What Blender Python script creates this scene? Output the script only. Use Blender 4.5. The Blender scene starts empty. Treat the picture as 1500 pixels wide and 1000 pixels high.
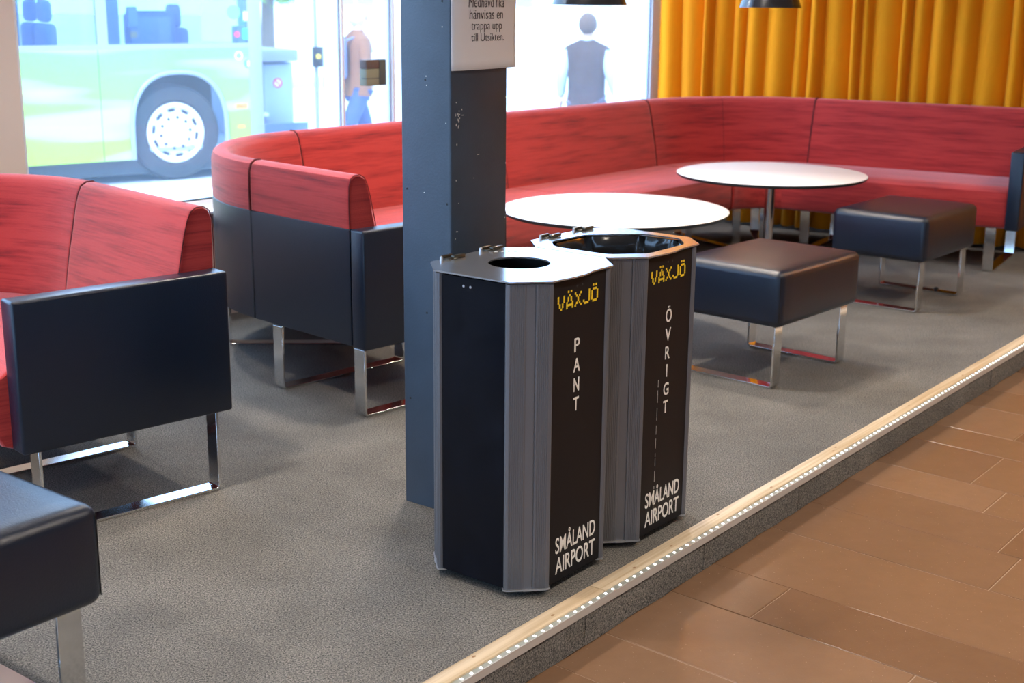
import bpy, bmesh, math, random
from mathutils import Vector, Matrix
random.seed(7)
D2 = math.radians
scene = bpy.context.scene
COL = scene.collection

# ------------------------------------------------------------------ camera, world, sun, exposure
cam = bpy.data.cameras.new('camera'); camo = bpy.data.objects.new('camera', cam); COL.objects.link(camo)
cam.sensor_width = 36; cam.lens = 36*1993.3/1500
camo.matrix_world = Matrix.Translation((0, 0, 1.5)) @ Matrix.Rotation(math.pi/2-0.2504, 4, 'X') @ Matrix.Rotation(0.0089, 4, 'Z')
cam.dof.use_dof = True; cam.dof.focus_distance = 3.6; cam.dof.aperture_fstop = 5.0
cam.clip_end = 500
scene.camera = camo
w = bpy.data.worlds.new('world'); scene.world = w; w.use_nodes = True
bg = w.node_tree.nodes['Background']; bg.inputs[0].default_value = (0.42, 0.66, 1.0, 1); bg.inputs[1].default_value = 6.0
sun = bpy.data.lights.new('sun', 'SUN'); sun.energy = 4.0; sun.angle = D2(3); sun.color = (1, .90, .76)
suno = bpy.data.objects.new('sun', sun); COL.objects.link(suno); suno.rotation_euler = (D2(38), 0, D2(-20))
scene.view_settings.view_transform = 'Standard'; scene.view_settings.look = 'None'
scene.view_settings.exposure = 0.0; scene.view_settings.gamma = 1
CEIL_Z = 2.9
CEIL_W = 34.0     # watts of every ceiling downlight
WARM = (1.0, .87, .73)

# ------------------------------------------------------------------ helpers
def V2(a): return Vector((math.cos(a), math.sin(a)))
def nt(name):
    m = bpy.data.materials.new(name); m.use_nodes = True
    return m, m.node_tree.nodes, m.node_tree.links, m.node_tree.nodes['Principled BSDF']
def mat(name, col, rough=.5, metal=0, spec=.5, noise=0, nscale=20, bump=0, bscale=200, emit=None, estr=0, coat=0):
    m, N, L, b = nt(name)
    b.inputs['Base Color'].default_value = (*col, 1); b.inputs['Roughness'].default_value = rough
    b.inputs['Metallic'].default_value = metal; b.inputs['Specular IOR Level'].default_value = spec
    b.inputs['Coat Weight'].default_value = coat
    if emit: b.inputs['Emission Color'].default_value = (*emit, 1); b.inputs['Emission Strength'].default_value = estr
    tc = N.new('ShaderNodeTexCoord')
    if noise:
        n = N.new('ShaderNodeTexNoise'); n.inputs['Scale'].default_value = nscale; n.inputs['Detail'].default_value = 6
        L.new(tc.outputs['Object'], n.inputs['Vector'])
        r = N.new('ShaderNodeValToRGB')
        r.color_ramp.elements[0].position = .3; r.color_ramp.elements[1].position = .7
        r.color_ramp.elements[0].color = (*[c*(1-noise) for c in col], 1)
        r.color_ramp.elements[1].color = (*[min(1, c*(1+noise)) for c in col], 1)
        L.new(n.outputs['Fac'], r.inputs['Fac']); L.new(r.outputs['Color'], b.inputs['Base Color'])
    if bump:
        n2 = N.new('ShaderNodeTexNoise'); n2.inputs['Scale'].default_value = bscale; n2.inputs['Detail'].default_value = 4
        L.new(tc.outputs['Object'], n2.inputs['Vector'])
        bp = N.new('ShaderNodeBump'); bp.inputs['Strength'].default_value = bump; bp.inputs['Distance'].default_value = .002
        L.new(n2.outputs['Fac'], bp.inputs['Height']); L.new(bp.outputs['Normal'], b.inputs['Normal'])
    return m

M = {}
M['leather'] = mat('black_leather', (.005, .0115, .027), .30, spec=.62, bump=.35, bscale=260)
M['leather_seam'] = mat('leather_seam', (.006, .006, .008), .7)
M['chrome'] = mat('chrome', (.78, .78, .78), .10, metal=1)
M['pole_chrome'] = mat('pole_chrome', (.62, .63, .66), .16, metal=1)
M['table_top'] = mat('white_laminate', (.86, .85, .84), .22, spec=.5)
M['table_edge'] = mat('dark_edge', (.02, .03, .035), .4)
M['pillar'] = mat('pillar_paint', (.034, .054, .082), .46, spec=.6, noise=.12, nscale=8, bump=.25, bscale=160)
M['screw'] = mat('black_screw', (.008, .008, .01), .5)
M['chip'] = mat('bare_primer', (.62, .60, .56), .7)
M['paper'] = mat('paper', (.90, .87, .86), .4, spec=.5)
M['ink'] = mat('ink', (.06, .055, .06), .6)
M['alu'] = mat('grey_alu', (.155, .155, .165), .45, metal=.45)
M['alu_light'] = mat('alu_edge', (.6, .6, .62), .3, metal=.8)
M['lid'] = mat('lid_plate', (.60, .62, .66), .17, metal=.85, noise=.05, nscale=6)
M['bin_black'] = mat('bin_black_panel', (.0035, .0045, .008), .20, spec=.22, noise=.25, nscale=14)
M['bin_front'] = mat('bin_front_foil', (.011, .0105, .0125), .36, spec=.12)
M['void'] = mat('bin_inside', (.006, .006, .008), .6)
M['white_print'] = mat('white_print', (.78, .76, .72), .5)
M['yellow_print'] = mat('yellow_print', (.88, .62, .02), .5)
M['bag'] = mat('black_plastic_bag', (.015, .016, .018), .16, spec=.7)
M['hinge'] = mat('hinge_metal', (.10, .09, .07), .28, metal=.8)
M['wood'] = None
M['led_body'] = mat('led_profile', (.50, .47, .44), .5, metal=.2)
M['led'] = mat('led', (1, 1, 1), .3, emit=(1, 1, .97), estr=3.0)
M['lens'] = mat('led_lens', (.30, .32, .29), .3, spec=.5)
M['frame_white'] = mat('white_window_frame', (.84, .90, .97), .35)
M['wall_cream'] = mat('cream_wall', (.62, .53, .44), .7, noise=.03, nscale=3)
M['wall_beige'] = mat('beige_column_paint', (.78, .68, .60), .6, noise=.03, nscale=3)
M['wall_white'] = mat('far_wall', (.36, .34, .32), .7, noise=.05, nscale=2)
M['ceiling'] = mat('ceiling', (.38, .36, .33), .8, noise=.04, nscale=2)
M['lamp_black'] = mat('lamp_shade_lacquer', (.012, .012, .014), .18, spec=.7)
M['lamp_white'] = mat('lamp_inside', (.8, .78, .72), .5)
M['bulb'] = mat('warm_bulb', (1, .9, .7), .4, emit=(1, .8, .55), estr=6)
M['downlight'] = mat('downlight_glow', (1, .9, .75), .4, emit=(1, .82, .6), estr=9)
M['metal_trim'] = mat('downlight_ring', (.7, .7, .7), .3, metal=.5)
M['asphalt'] = mat('pale_paving', (.52, .54, .56), .8, noise=.08, nscale=1.5)
M['kerb'] = mat('kerb_stone', (.75, .76, .78), .8)
M['tyre'] = mat('tyre_rubber', (.035, .037, .042), .75)
M['rim'] = mat('wheel_white', (.78, .78, .80), .35)
M['dark_hole'] = mat('wheel_hole', (.03, .03, .05), .7)
M['bus_dark'] = mat('bus_underbody', (.05, .055, .065), .7)
M['bus_grey'] = mat('bus_grey_frame', (.30, .33, .40), .45)
M['bus_trim'] = mat('bus_arch_lip', (.30, .36, .44), .4)
M['bus_inner'] = mat('bus_interior_grey', (.34, .42, .52), .6)
M['bus_inner_d'] = mat('bus_interior_dark', (.12, .20, .32), .6)
M['seat_blue'] = mat('bus_seat_fabric', (.22, .30, .42), .8)
M['orange'] = mat('orange_reflector', (.85, .25, .04), .4)
M['orange2'] = mat('amber_marker', (.95, .5, .05), .4)
M['red'] = mat('red_sticker', (.75, .06, .09), .5)
M['teal'] = mat('teal_sticker', (.05, .55, .5), .5)
M['green'] = mat('green_sticker', (.2, .7, .25), .5)
M['blue'] = mat('blue_sticker', (.10, .35, .65), .5)
M['white'] = mat('white_gloss', (.85, .86, .88), .4)
M['yellow'] = mat('yellow_button', (.95, .75, .05), .4)
M['black_p'] = mat('black_plastic', (.02, .02, .022), .4)
M['lockbox'] = mat('olive_box', (.22, .23, .16), .5)
M['lockbox_d'] = mat('dark_box_trim', (.07, .085, .08), .5)
M['lockbox_b'] = mat('brown_box_top', (.11, .08, .07), .5)
M['post'] = mat('pale_blue_post', (.17, .27, .42), .5)
M['skin'] = mat('skin', (.62, .38, .28), .6)
M['hair_grey'] = mat('hair_grey_brown', (.13, .075, .05), .8)
M['hair_white'] = mat('hair_white', (.75, .72, .68), .8)
M['vest'] = mat('dark_brown_vest', (.060, .030, .022), .8)
M['shirt'] = mat('pale_blue_shirt', (.42, .52, .60), .7)
M['trouser_grey'] = mat('grey_trousers', (.16, .15, .21), .8)
M['jacket'] = mat('tan_jacket', (.26, .10, .04), .8)
M['jeans'] = mat('blue_jeans', (.05, .09, .24), .8)
M['backpack'] = mat('lavender_backpack', (.18, .20, .36), .7)
M['bldg'] = mat('white_render', (.85, .85, .84), .8)
M['bldg_win'] = mat('pale_window', (.35, .55, .70), .2)
M['leaf'] = mat('tree_leaves', (.25, .42, .10), .8, noise=.3, nscale=4)
M['bark'] = mat('tree_bark', (.16, .12, .09), .9)

def fabric():
    m, N, L, b = nt('red_streaked_wool')
    uv = N.new('ShaderNodeUVMap'); mp = N.new('ShaderNodeMapping'); mp.inputs['Scale'].default_value = (6, 150, 1)
    L.new(uv.outputs['UV'], mp.inputs['Vector'])
    n = N.new('ShaderNodeTexNoise'); n.inputs['Scale'].default_value = 1; n.inputs['Detail'].default_value = 5; n.inputs['Roughness'].default_value = .6
    L.new(mp.outputs['Vector'], n.inputs['Vector'])
    mp3 = N.new('ShaderNodeMapping'); mp3.inputs['Scale'].default_value = (2.2, 26, 1); L.new(uv.outputs['UV'], mp3.inputs['Vector'])
    n3 = N.new('ShaderNodeTexNoise'); n3.inputs['Scale'].default_value = 1; n3.inputs['Detail'].default_value = 3
    L.new(mp3.outputs['Vector'], n3.inputs['Vector'])
    add = N.new('ShaderNodeMath'); add.operation = 'MULTIPLY_ADD'; add.inputs[1].default_value = .45
    mul = N.new('ShaderNodeMath'); mul.operation = 'MULTIPLY'; mul.inputs[1].default_value = .55
    L.new(n3.outputs['Fac'], mul.inputs[0]); L.new(n.outputs['Fac'], add.inputs[0]); L.new(mul.outputs[0], add.inputs[2])
    r = N.new('ShaderNodeValToRGB'); e = r.color_ramp.elements
    e[0].position = .34; e[0].color = (.17, .015, .018, 1)
    e[1].position = .55; e[1].color = (.46, .040, .036, 1)
    k = e.new(.44); k.color = (.34, .024, .024, 1)
    L.new(add.outputs[0], r.inputs['Fac']); L.new(r.outputs['Color'], b.inputs['Base Color'])
    b.inputs['Roughness'].default_value = .85; b.inputs['Specular IOR Level'].default_value = .2
    b.inputs['Sheen Weight'].default_value = .5; b.inputs['Sheen Roughness'].default_value = .45
    b.inputs['Sheen Tint'].default_value = (1, .75, .75, 1)
    mp2 = N.new('ShaderNodeMapping'); mp2.inputs['Scale'].default_value = (420, 420, 1); L.new(uv.outputs['UV'], mp2.inputs['Vector'])
    n2 = N.new('ShaderNodeTexNoise'); n2.inputs['Scale'].default_value = 1; L.new(mp2.outputs['Vector'], n2.inputs['Vector'])
    bp = N.new('ShaderNodeBump'); bp.inputs['Strength'].default_value = .6; bp.inputs['Distance'].default_value = .002
    L.new(n2.outputs['Fac'], bp.inputs['Height']); L.new(bp.outputs['Normal'], b.inputs['Normal'])
    return m
M['fabric'] = fabric()
M['fabric_seam'] = mat('red_seam', (.10, .008, .010), .9)

def carpet():
    m, N, L, b = nt('grey_needle_felt')
    tc = N.new('ShaderNodeTexCoord')
    n = N.new('ShaderNodeTexNoise'); n.inputs['Scale'].default_value = 215; n.inputs['Detail'].default_value = 5; n.inputs['Roughness'].default_value = .85
    L.new(tc.outputs['Object'], n.inputs['Vector'])
    r = N.new('ShaderNodeValToRGB'); e = r.color_ramp.elements
    e[0].position = .40; e[0].color = (.018, .022, .023, 1); e[1].position = .62; e[1].color = (.285, .266, .243, 1)
    L.new(n.outputs['Fac'], r.inputs['Fac'])
    n2 = N.new('ShaderNodeTexNoise'); n2.inputs['Scale'].default_value = 3.5; n2.inputs['Detail'].default_value = 4
    L.new(tc.outputs['Object'], n2.inputs['Vector'])
    mx = N.new('ShaderNodeMix'); mx.data_type = 'RGBA'; mx.blend_type = 'MULTIPLY'; mx.inputs['Factor'].default_value = 1
    r2 = N.new('ShaderNodeValToRGB'); r2.color_ramp.elements[0].color = (.80, .80, .80, 1); r2.color_ramp.elements[1].color = (1.12, 1.12, 1.12, 1)
    r2.color_ramp.elements[0].position = .3; r2.color_ramp.elements[1].position = .7
    L.new(n2.outputs['Fac'], r2.inputs['Fac'])
    L.new(r.outputs['Color'], mx.inputs['A']); L.new(r2.outputs['Color'], mx.inputs['B']); L.new(mx.outputs['Result'], b.inputs['Base Color'])
    b.inputs['Roughness'].default_value = .95; b.inputs['Specular IOR Level'].default_value = .15
    bp = N.new('ShaderNodeBump'); bp.inputs['Strength'].default_value = .35; bp.inputs['Distance'].default_value = .002
    L.new(n.outputs['Fac'], bp.inputs['Height']); L.new(bp.outputs['Normal'], b.inputs['Normal'])
    return m
M['carpet'] = carpet()

def tile_mat(i, col):
    m, N, L, b = nt('sandstone_%d' % i)
    tc = N.new('ShaderNodeTexCoord')
    n = N.new('ShaderNodeTexNoise'); n.inputs['Scale'].default_value = 16; n.inputs['Detail'].default_value = 8; n.inputs['Roughness'].default_value = .65
    L.new(tc.outputs['Object'], n.inputs['Vector'])
    r = N.new('ShaderNodeValToRGB'); e = r.color_ramp.elements
    e[0].position = .3; e[0].color = (*[c*.95 for c in col], 1); e[1].position = .7; e[1].color = (*[c*1.05 for c in col], 1)
    L.new(n.outputs['Fac'], r.inputs['Fac'])
    n2 = N.new('ShaderNodeTexNoise'); n2.inputs['Scale'].default_value = 150; n2.inputs['Detail'].default_value = 2
    L.new(tc.outputs['Object'], n2.inputs['Vector'])
    r2 = N.new('ShaderNodeValToRGB'); r2.color_ramp.elements[0].position = .70; r2.color_ramp.elements[1].position = .78
    L.new(n2.outputs['Fac'], r2.inputs['Fac'])
    mx = N.new('ShaderNodeMix'); mx.data_type = 'RGBA'; L.new(r2.outputs['Color'], mx.inputs['Factor'])
    L.new(r.outputs['Color'], mx.inputs['A']); mx.inputs['B'].default_value = (.40, .27, .19, 1)
    L.new(mx.outputs['Result'], b.inputs['Base Color'])
    mr = N.new('ShaderNodeMapRange'); mr.inputs['To Min'].default_value = .20; mr.inputs['To Max'].default_value = .27
    L.new(n.outputs['Fac'], mr.inputs['Value']); L.new(mr.outputs['Result'], b.inputs['Roughness'])
    b.inputs['Specular IOR Level'].default_value = .55
    bp = N.new('ShaderNodeBump'); bp.inputs['Strength'].default_value = .12; bp.inputs['Distance'].default_value = .002
    L.new(n2.outputs['Fac'], bp.inputs['Height']); L.new(bp.outputs['Normal'], b.inputs['Normal'])
    return m
TILE = [tile_mat(i, c) for i, c in enumerate([(.178, .100, .056), (.152, .083, .046), (.200, .116, .068), (.168, .095, .055)])]
M['grout'] = mat('grout', (.27, .18, .12), .9)

def wood():
    m, N, L, b = nt('pale_pine')
    tc = N.new('ShaderNodeTexCoord'); mp = N.new('ShaderNodeMapping'); mr_ = N.new('ShaderNodeMapping')
    mr_.inputs['Rotation'].default_value = (0, 0, -D2(52.376)); mp.inputs['Scale'].default_value = (1.8, 80, 30)
    L.new(tc.outputs['Object'], mr_.inputs['Vector']); L.new(mr_.outputs['Vector'], mp.inputs['Vector'])
    n = N.new('ShaderNodeTexNoise'); n.inputs['Scale'].default_value = 1; n.inputs['Detail'].default_value = 5
    L.new(mp.outputs['Vector'], n.inputs['Vector'])
    r = N.new('ShaderNodeValToRGB'); e = r.color_ramp.elements
    e[0].position = .3; e[0].color = (.42, .30, .17, 1); e[1].position = .62; e[1].color = (.66, .54, .38, 1)
    L.new(n.outputs['Fac'], r.inputs['Fac']); L.new(r.outputs['Color'], b.inputs['Base Color'])
    b.inputs['Roughness'].default_value = .5
    return m
M['wood'] = wood()
M['knot'] = mat('knot', (.30, .17, .08), .6)

def curtain_mat():
    m, N, L, b = nt('yellow_wool_curtain')
    b.inputs['Base Color'].default_value = (.88, .315, .003, 1); b.inputs['Roughness'].default_value = .8
    b.inputs['Sheen Weight'].default_value = .25; b.inputs['Sheen Tint'].default_value = (1, .75, .2, 1)
    b.inputs['Specular IOR Level'].default_value = .2
    tc = N.new('ShaderNodeTexCoord'); n = N.new('ShaderNodeTexNoise'); n.inputs['Scale'].default_value = 300
    L.new(tc.outputs['Object'], n.inputs['Vector'])
    bp = N.new('ShaderNodeBump'); bp.inputs['Strength'].default_value = .3; bp.inputs['Distance'].default_value = .002
    L.new(n.outputs['Fac'], bp.inputs['Height']); L.new(bp.outputs['Normal'], b.inputs['Normal'])
    return m
M['curtain'] = curtain_mat()

def glass_mat(name, veil, veil_col, tint=(.93, .97, 1)):
    # thin pane: transmission, a fresnel mirror reflection and a translucent veil put in for glare and dust haze
    m = bpy.data.materials.new(name); m.use_nodes = True; N = m.node_tree.nodes; L = m.node_tree.links
    N.clear(); out = N.new('ShaderNodeOutputMaterial')
    t = N.new('ShaderNodeBsdfTransparent'); t.inputs[0].default_value = (*tint, 1)
    g = N.new('ShaderNodeBsdfGlossy'); g.inputs['Roughness'].default_value = .01
    f = N.new('ShaderNodeFresnel'); f.inputs[0].default_value = 1.5
    ge = N.new('ShaderNodeNewGeometry'); iv = N.new('ShaderNodeMath'); iv.operation = 'SUBTRACT'; iv.inputs[0].default_value = 1
    L.new(ge.outputs['Backfacing'], iv.inputs[1]); fm = N.new('ShaderNodeMath'); fm.operation = 'MULTIPLY'
    L.new(f.outputs[0], fm.inputs[0]); L.new(iv.outputs[0], fm.inputs[1])   # the mirror reflection belongs to the face the ray enters by
    m1 = N.new('ShaderNodeMixShader'); L.new(fm.outputs[0], m1.inputs[0]); L.new(t.outputs[0], m1.inputs[1]); L.new(g.outputs[0], m1.inputs[2])
    tr = N.new('ShaderNodeBsdfTranslucent'); tr.inputs[0].default_value = (*veil_col, 1)
    m2 = N.new('ShaderNodeMixShader'); L.new(m1.outputs[0], m2.inputs[1]); L.new(tr.outputs[0], m2.inputs[2])
    tc = N.new('ShaderNodeTexCoord'); n = N.new('ShaderNodeTexNoise'); n.inputs['Scale'].default_value = 2.5; n.inputs['Detail'].default_value = 6
    L.new(tc.outputs['Object'], n.inputs['Vector'])
    mr = N.new('ShaderNodeMapRange'); mr.inputs['To Min'].default_value = veil*.7; mr.inputs['To Max'].default_value = veil*1.3
    L.new(n.outputs['Fac'], mr.inputs['Value']); L.new(mr.outputs['Result'], m2.inputs[0])
    L.new(m2.outputs[0], out.inputs[0])
    return m
M['glass'] = glass_mat('window_glass', .045, (.65, .80, 1))
M['bus_glass'] = glass_mat('bus_glass', .13, (.45, .62, .95), (.62, .74, .90))

def bus_paint():
    m, N, L, b = nt('bus_green_livery')
    tc = N.new('ShaderNodeTexCoord'); sep = N.new('ShaderNodeSeparateXYZ'); L.new(tc.outputs['Object'], sep.inputs[0])
    # vertical blend: mint on top, lime at the bottom (the livery itself), with pale diagonal swooshes
    mr = N.new('ShaderNodeMapRange'); mr.inputs['From Min'].default_value = .2; mr.inputs['From Max'].default_value = 1.3
    L.new(sep.outputs['Z'], mr.inputs['Value'])
    r = N.new('ShaderNodeValToRGB'); e = r.color_ramp.elements
    e[0].color = (.36, .56, .035, 1); e[1].color = (.22, .50, .13, 1)
    L.new(mr.outputs['Result'], r.inputs['Fac'])
    mp = N.new('ShaderNodeMapping'); mp.inputs['Rotation'].default_value = (0, D2(28), 0); mp.inputs['Scale'].default_value = (.35, 1, 3.2)
    L.new(tc.outputs['Object'], mp.inputs['Vector'])
    n = N.new('ShaderNodeTexNoise'); n.inputs['Scale'].default_value = 1.3; n.inputs['Detail'].default_value = 1
    L.new(mp.outputs['Vector'], n.inputs['Vector'])
    r2 = N.new('ShaderNodeValToRGB'); r2.color_ramp.elements[0].position = .50; r2.color_ramp.elements[1].position = .60
    L.new(n.outputs['Fac'], r2.inputs['Fac'])
    mx = N.new('ShaderNodeMix'); mx.data_type = 'RGBA'; L.new(r2.outputs['Color'], mx.inputs['Factor'])
    L.new(r.outputs['Color'], mx.inputs['A']); mx.inputs['B'].default_value = (.46, .62, .30, 1)
    L.new(mx.outputs['Result'], b.inputs['Base Color']); b.inputs['Roughness'].default_value = .35
    return m
M['bus_green'] = bus_paint()

def inv_root(parent):
    if parent is None: return Matrix.Identity(4)
    mw = Matrix.LocRotScale(parent.location, parent.rotation_euler, (1, 1, 1))
    p = parent.parent
    while p is not None:
        mw = Matrix.LocRotScale(p.location, p.rotation_euler, (1, 1, 1)) @ mw; p = p.parent
    return mw.inverted()

def link_mesh(name, me, m, parent=None, smooth=False, local=False):
    """mesh coordinates are world ones unless local"""
    o = bpy.data.objects.new(name, me); COL.objects.link(o)
    if m is not None: me.materials.append(m)
    if parent is not None:
        if not local: me.transform(inv_root(parent))
        o.parent = parent
    if smooth:
        for p in me.polygons: p.use_smooth = True
    return o
def bm_obj(name, bm, m, parent=None, smooth=False, local=False, auto=False):
    bmesh.ops.recalc_face_normals(bm, faces=bm.faces)
    me = bpy.data.meshes.new(name); bm.to_mesh(me); bm.free()
    o = link_mesh(name, me, m, parent, smooth or auto, local)
    if auto:
        try: me.set_sharp_from_angle(angle=D2(35))
        except Exception: pass
    return o
def thing(name, label, cat, loc=(0, 0, 0), rotz=0, group=None):
    o = bpy.data.objects.new(name, None); COL.objects.link(o); o.location = loc; o.rotation_euler = (0, 0, rotz)
    o.empty_display_size = .1
    tag(o, label, cat, group); return o
def tag(o, label=None, cat=None, group=None, kind=None):
    if label: o['label'] = label
    if cat: o['category'] = cat
    if group: o['group'] = group
    if kind: o['kind'] = kind
    return o
def add_box(bm, c, s, R=None, bevel=0, seg=2):
    r = bmesh.ops.create_cube(bm, size=1)
    vs = r['verts']
    for v in vs: v.co = Vector((v.co.x*s[0], v.co.y*s[1], v.co.z*s[2]))
    if bevel:
        es = list({e for v in vs for e in v.link_edges})
        rr = bmesh.ops.bevel(bm, geom=es, offset=bevel, segments=seg, affect='EDGES', profile=.5)
        vs = list({v for f in rr['faces'] for v in f.verts} | {v for v in vs if v.is_valid})
    T = Matrix.Translation(c) @ (R if R is not None else Matrix.Identity(4))
    bmesh.ops.transform(bm, matrix=T, verts=vs)
def boxo(name, c, s, m, parent=None, rotz=0, bevel=0, seg=2, local=False, R=None):
    bm = bmesh.new(); add_box(bm, c, s, R if R is not None else Matrix.Rotation(rotz, 4, 'Z'), bevel, seg)
    return bm_obj(name, bm, m, parent, local=local, auto=bevel > 0)
def add_prism(bm, poly, z0, z1):
    lo = [bm.verts.new((p[0], p[1], z0)) for p in poly]; hi = [bm.verts.new((p[0], p[1], z1)) for p in poly]
    n = len(poly)
    for i in range(n): bm.faces.new((lo[i], lo[(i+1) % n], hi[(i+1) % n], hi[i]))
    bm.faces.new(lo[::-1]); bm.faces.new(hi)
def prism(name, poly, z0, z1, m, parent=None, local=False, bevel=0):
    bm = bmesh.new(); add_prism(bm, poly, z0, z1)
    if bevel: bmesh.ops.bevel(bm, geom=list(bm.edges), offset=bevel, segments=2, affect='EDGES', profile=.5)
    return bm_obj(name, bm, m, parent, local=local, auto=bevel > 0)
def add_lathe(bm, prof, n=48, T=None):
    rings = []
    vs_all = []
    for r, z in prof:
        if r < 1e-6: ring = [bm.verts.new((0, 0, z))]
        else: ring = [bm.verts.new((r*math.cos(2*math.pi*i/n), r*math.sin(2*math.pi*i/n), z)) for i in range(n)]
        rings.append(ring); vs_all += ring
    for a, b in zip(rings, rings[1:]):
        for i in range(n):
            j = (i+1) % n
            if len(a) == 1 and len(b) == 1: continue
            if len(a) == 1: bm.faces.new((a[0], b[i], b[j]))
            elif len(b) == 1: bm.faces.new((a[i], a[j], b[0]))
            else: bm.faces.new((a[i], a[j], b[j], b[i]))
    if T is not None: bmesh.ops.transform(bm, matrix=T, verts=vs_all)
def lathe(name, prof, m, parent=None, n=48, T=None, local=False):
    bm = bmesh.new(); add_lathe(bm, prof, n, T)
    return bm_obj(name, bm, m, parent, local=local, auto=True)
def add_tube(bm, pts, r, n=8):
    pts = [Vector(p) for p in pts]; rings = []
    for i, p in enumerate(pts):
        d = (pts[min(i+1, len(pts)-1)]-pts[max(i-1, 0)]).normalized()
        a = d.orthogonal().normalized() if i == 0 else (rings_a - d*rings_a.dot(d)).normalized()
        rings_a = a; b = d.cross(a)
        rr = r[i] if isinstance(r, (list, tuple)) else r
        rings.append([bm.verts.new(p+(a*math.cos(2*math.pi*k/n)+b*math.sin(2*math.pi*k/n))*rr) for k in range(n)])
    for a_, b_ in zip(rings, rings[1:]):
        for k in range(n): bm.faces.new((a_[k], a_[(k+1) % n], b_[(k+1) % n], b_[k]))
    bm.faces.new(rings[0][::-1]); bm.faces.new(rings[-1])
def tube(name, pts, r, m, parent=None, n=8, local=False):
    bm = bmesh.new(); add_tube(bm, pts, r, n); return bm_obj(name, bm, m, parent, local=local, auto=True)

def text_obj(name, s, m, parent, origin, ex, ey, x0, x1, y0, y1, thick=.0006, fit_w=True, bold=0, shear=0):
    """a line of lettering fitted into the box x0..x1, y0..y1 of the plane spanned by ex, ey at origin"""
    c = bpy.data.curves.new('t', 'FONT'); c.body = s; c.size = 1; c.extrude = .01; c.offset = bold; c.align_x = 'LEFT'
    o = bpy.data.objects.new('t', c); COL.objects.link(o)
    dg = bpy.context.evaluated_depsgraph_get(); me = bpy.data.meshes.new_from_object(o.evaluated_get(dg))
    bpy.data.objects.remove(o); bpy.data.curves.remove(c)
    xs = [v.co.x for v in me.vertices]; ys = [v.co.y for v in me.vertices]
    ax, bx, ay, by = min(xs), max(xs), min(ys), max(ys)
    ex = Vector(ex); ey = Vector(ey); ez = ex.cross(ey).normalized(); O = Vector(origin)
    for v in me.vertices:
        u = x0+(v.co.x-ax)/(bx-ax)*(x1-x0); t = y0+(v.co.y-ay)/(by-ay)*(y1-y0)
        v.co = O+ex*u+ey*t+ez*(thick*(1 if v.co.z > 0 else .1))
    me.name = name
    return link_mesh(name, me, m, parent)

# ------------------------------------------------------------------ layout numbers
UA = D2(52.376); U = V2(UA); NN = Vector((math.sin(UA), -math.cos(UA)))   # along the step / towards the tiles
F0 = Vector((.2713, 3.2589))
def SP(s, n, z=0): p = F0+U*s+NN*n; return Vector((p.x, p.y, z))
WA = D2(49.2); WD = V2(WA); WN = Vector((-WD.y, WD.x)); W0 = Vector((-1.21, 6.515))     # window line, WN outward
def WP(s, n=0, z=0): p = W0+WD*s+WN*n; return Vector((p.x, p.y, z))
CA = D2(-30.5); CD = V2(CA); CN = Vector((-CD.y, CD.x)); C0 = Vector((2.04, 8.93))       # curtain line, CN outward
def CP(s, n=0, z=0): p = C0+CD*s+CN*n; return Vector((p.x, p.y, z))
def isect(p, d, q, e):
    k = d.x*e.y-d.y*e.x; r = q-p; return p+d*((r.x*e.y-r.y*e.x)/k)
WC = isect(W0, WD, C0+CN*.16, CD)
CE = CP(8.5, .16).to_2d(); WE = WP(-9.5).to_2d()
ROOM = [WC, CE, Vector((7.5, -5.0)), Vector((-1.5, -7.0)), WE]
GZ = -.38          # ground outside

# ------------------------------------------------------------------ floor, platform, ceiling, walls
prism('floor', [(p.x, p.y) for p in ROOM], -.22, -.1022, M['grout'])['kind'] = 'structure'
floor = bpy.data.objects['floor']
# sandstone slabs laid in rows across the walkway, each its own piece
rows = [-1.75, -1.42, -1.12, -.86, -.57, -.262, -.04, .285, .525, .885, 1.165, 1.45, 1.68, 2.02, 2.24, 2.58, 2.86, 3.2, 3.45, 3.8, 4.1, 4.4, 4.72]
first = {-.04: .72, .285: .253, .885: .69, 1.45: .472, 1.68: .347, -.262: .41, .525: .93, 1.165: .62, 2.02: .52, 2.24: .31}
SK = math.tan(D2(3.2))
def slab(s0, s1, n0, n1, k):
    g = .0015; bm = bmesh.new()
    q = [SP(s-SK*n, n) for s, n in ((s0+g, n0+g), (s1-g, n0+g), (s1-g, n1-g), (s0+g, n1-g))]
    h = random.uniform(-.0007, .0007)
    add_prism(bm, [(p.x, p.y) for p in q], -.12, -.10+h)
    top = [e for e in bm.edges if all(v.co.z > -.11 for v in e.verts)]
    bmesh.ops.bevel(bm, geom=top, offset=.0018, segments=1, affect='EDGES')
    bm_obj('slab', bm, TILE[k], floor)
for i in range(len(rows)-1):
    s0, s1 = rows[i], rows[i+1]; n = -.02; j = first.get(s0, random.uniform(.2, .75))
    while n < 2.3:
        slab(s0, s1, n, j, random.choice([0, 0, 1, 2, 3])); n = j; j = n+random.uniform(.48, .72)
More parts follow.
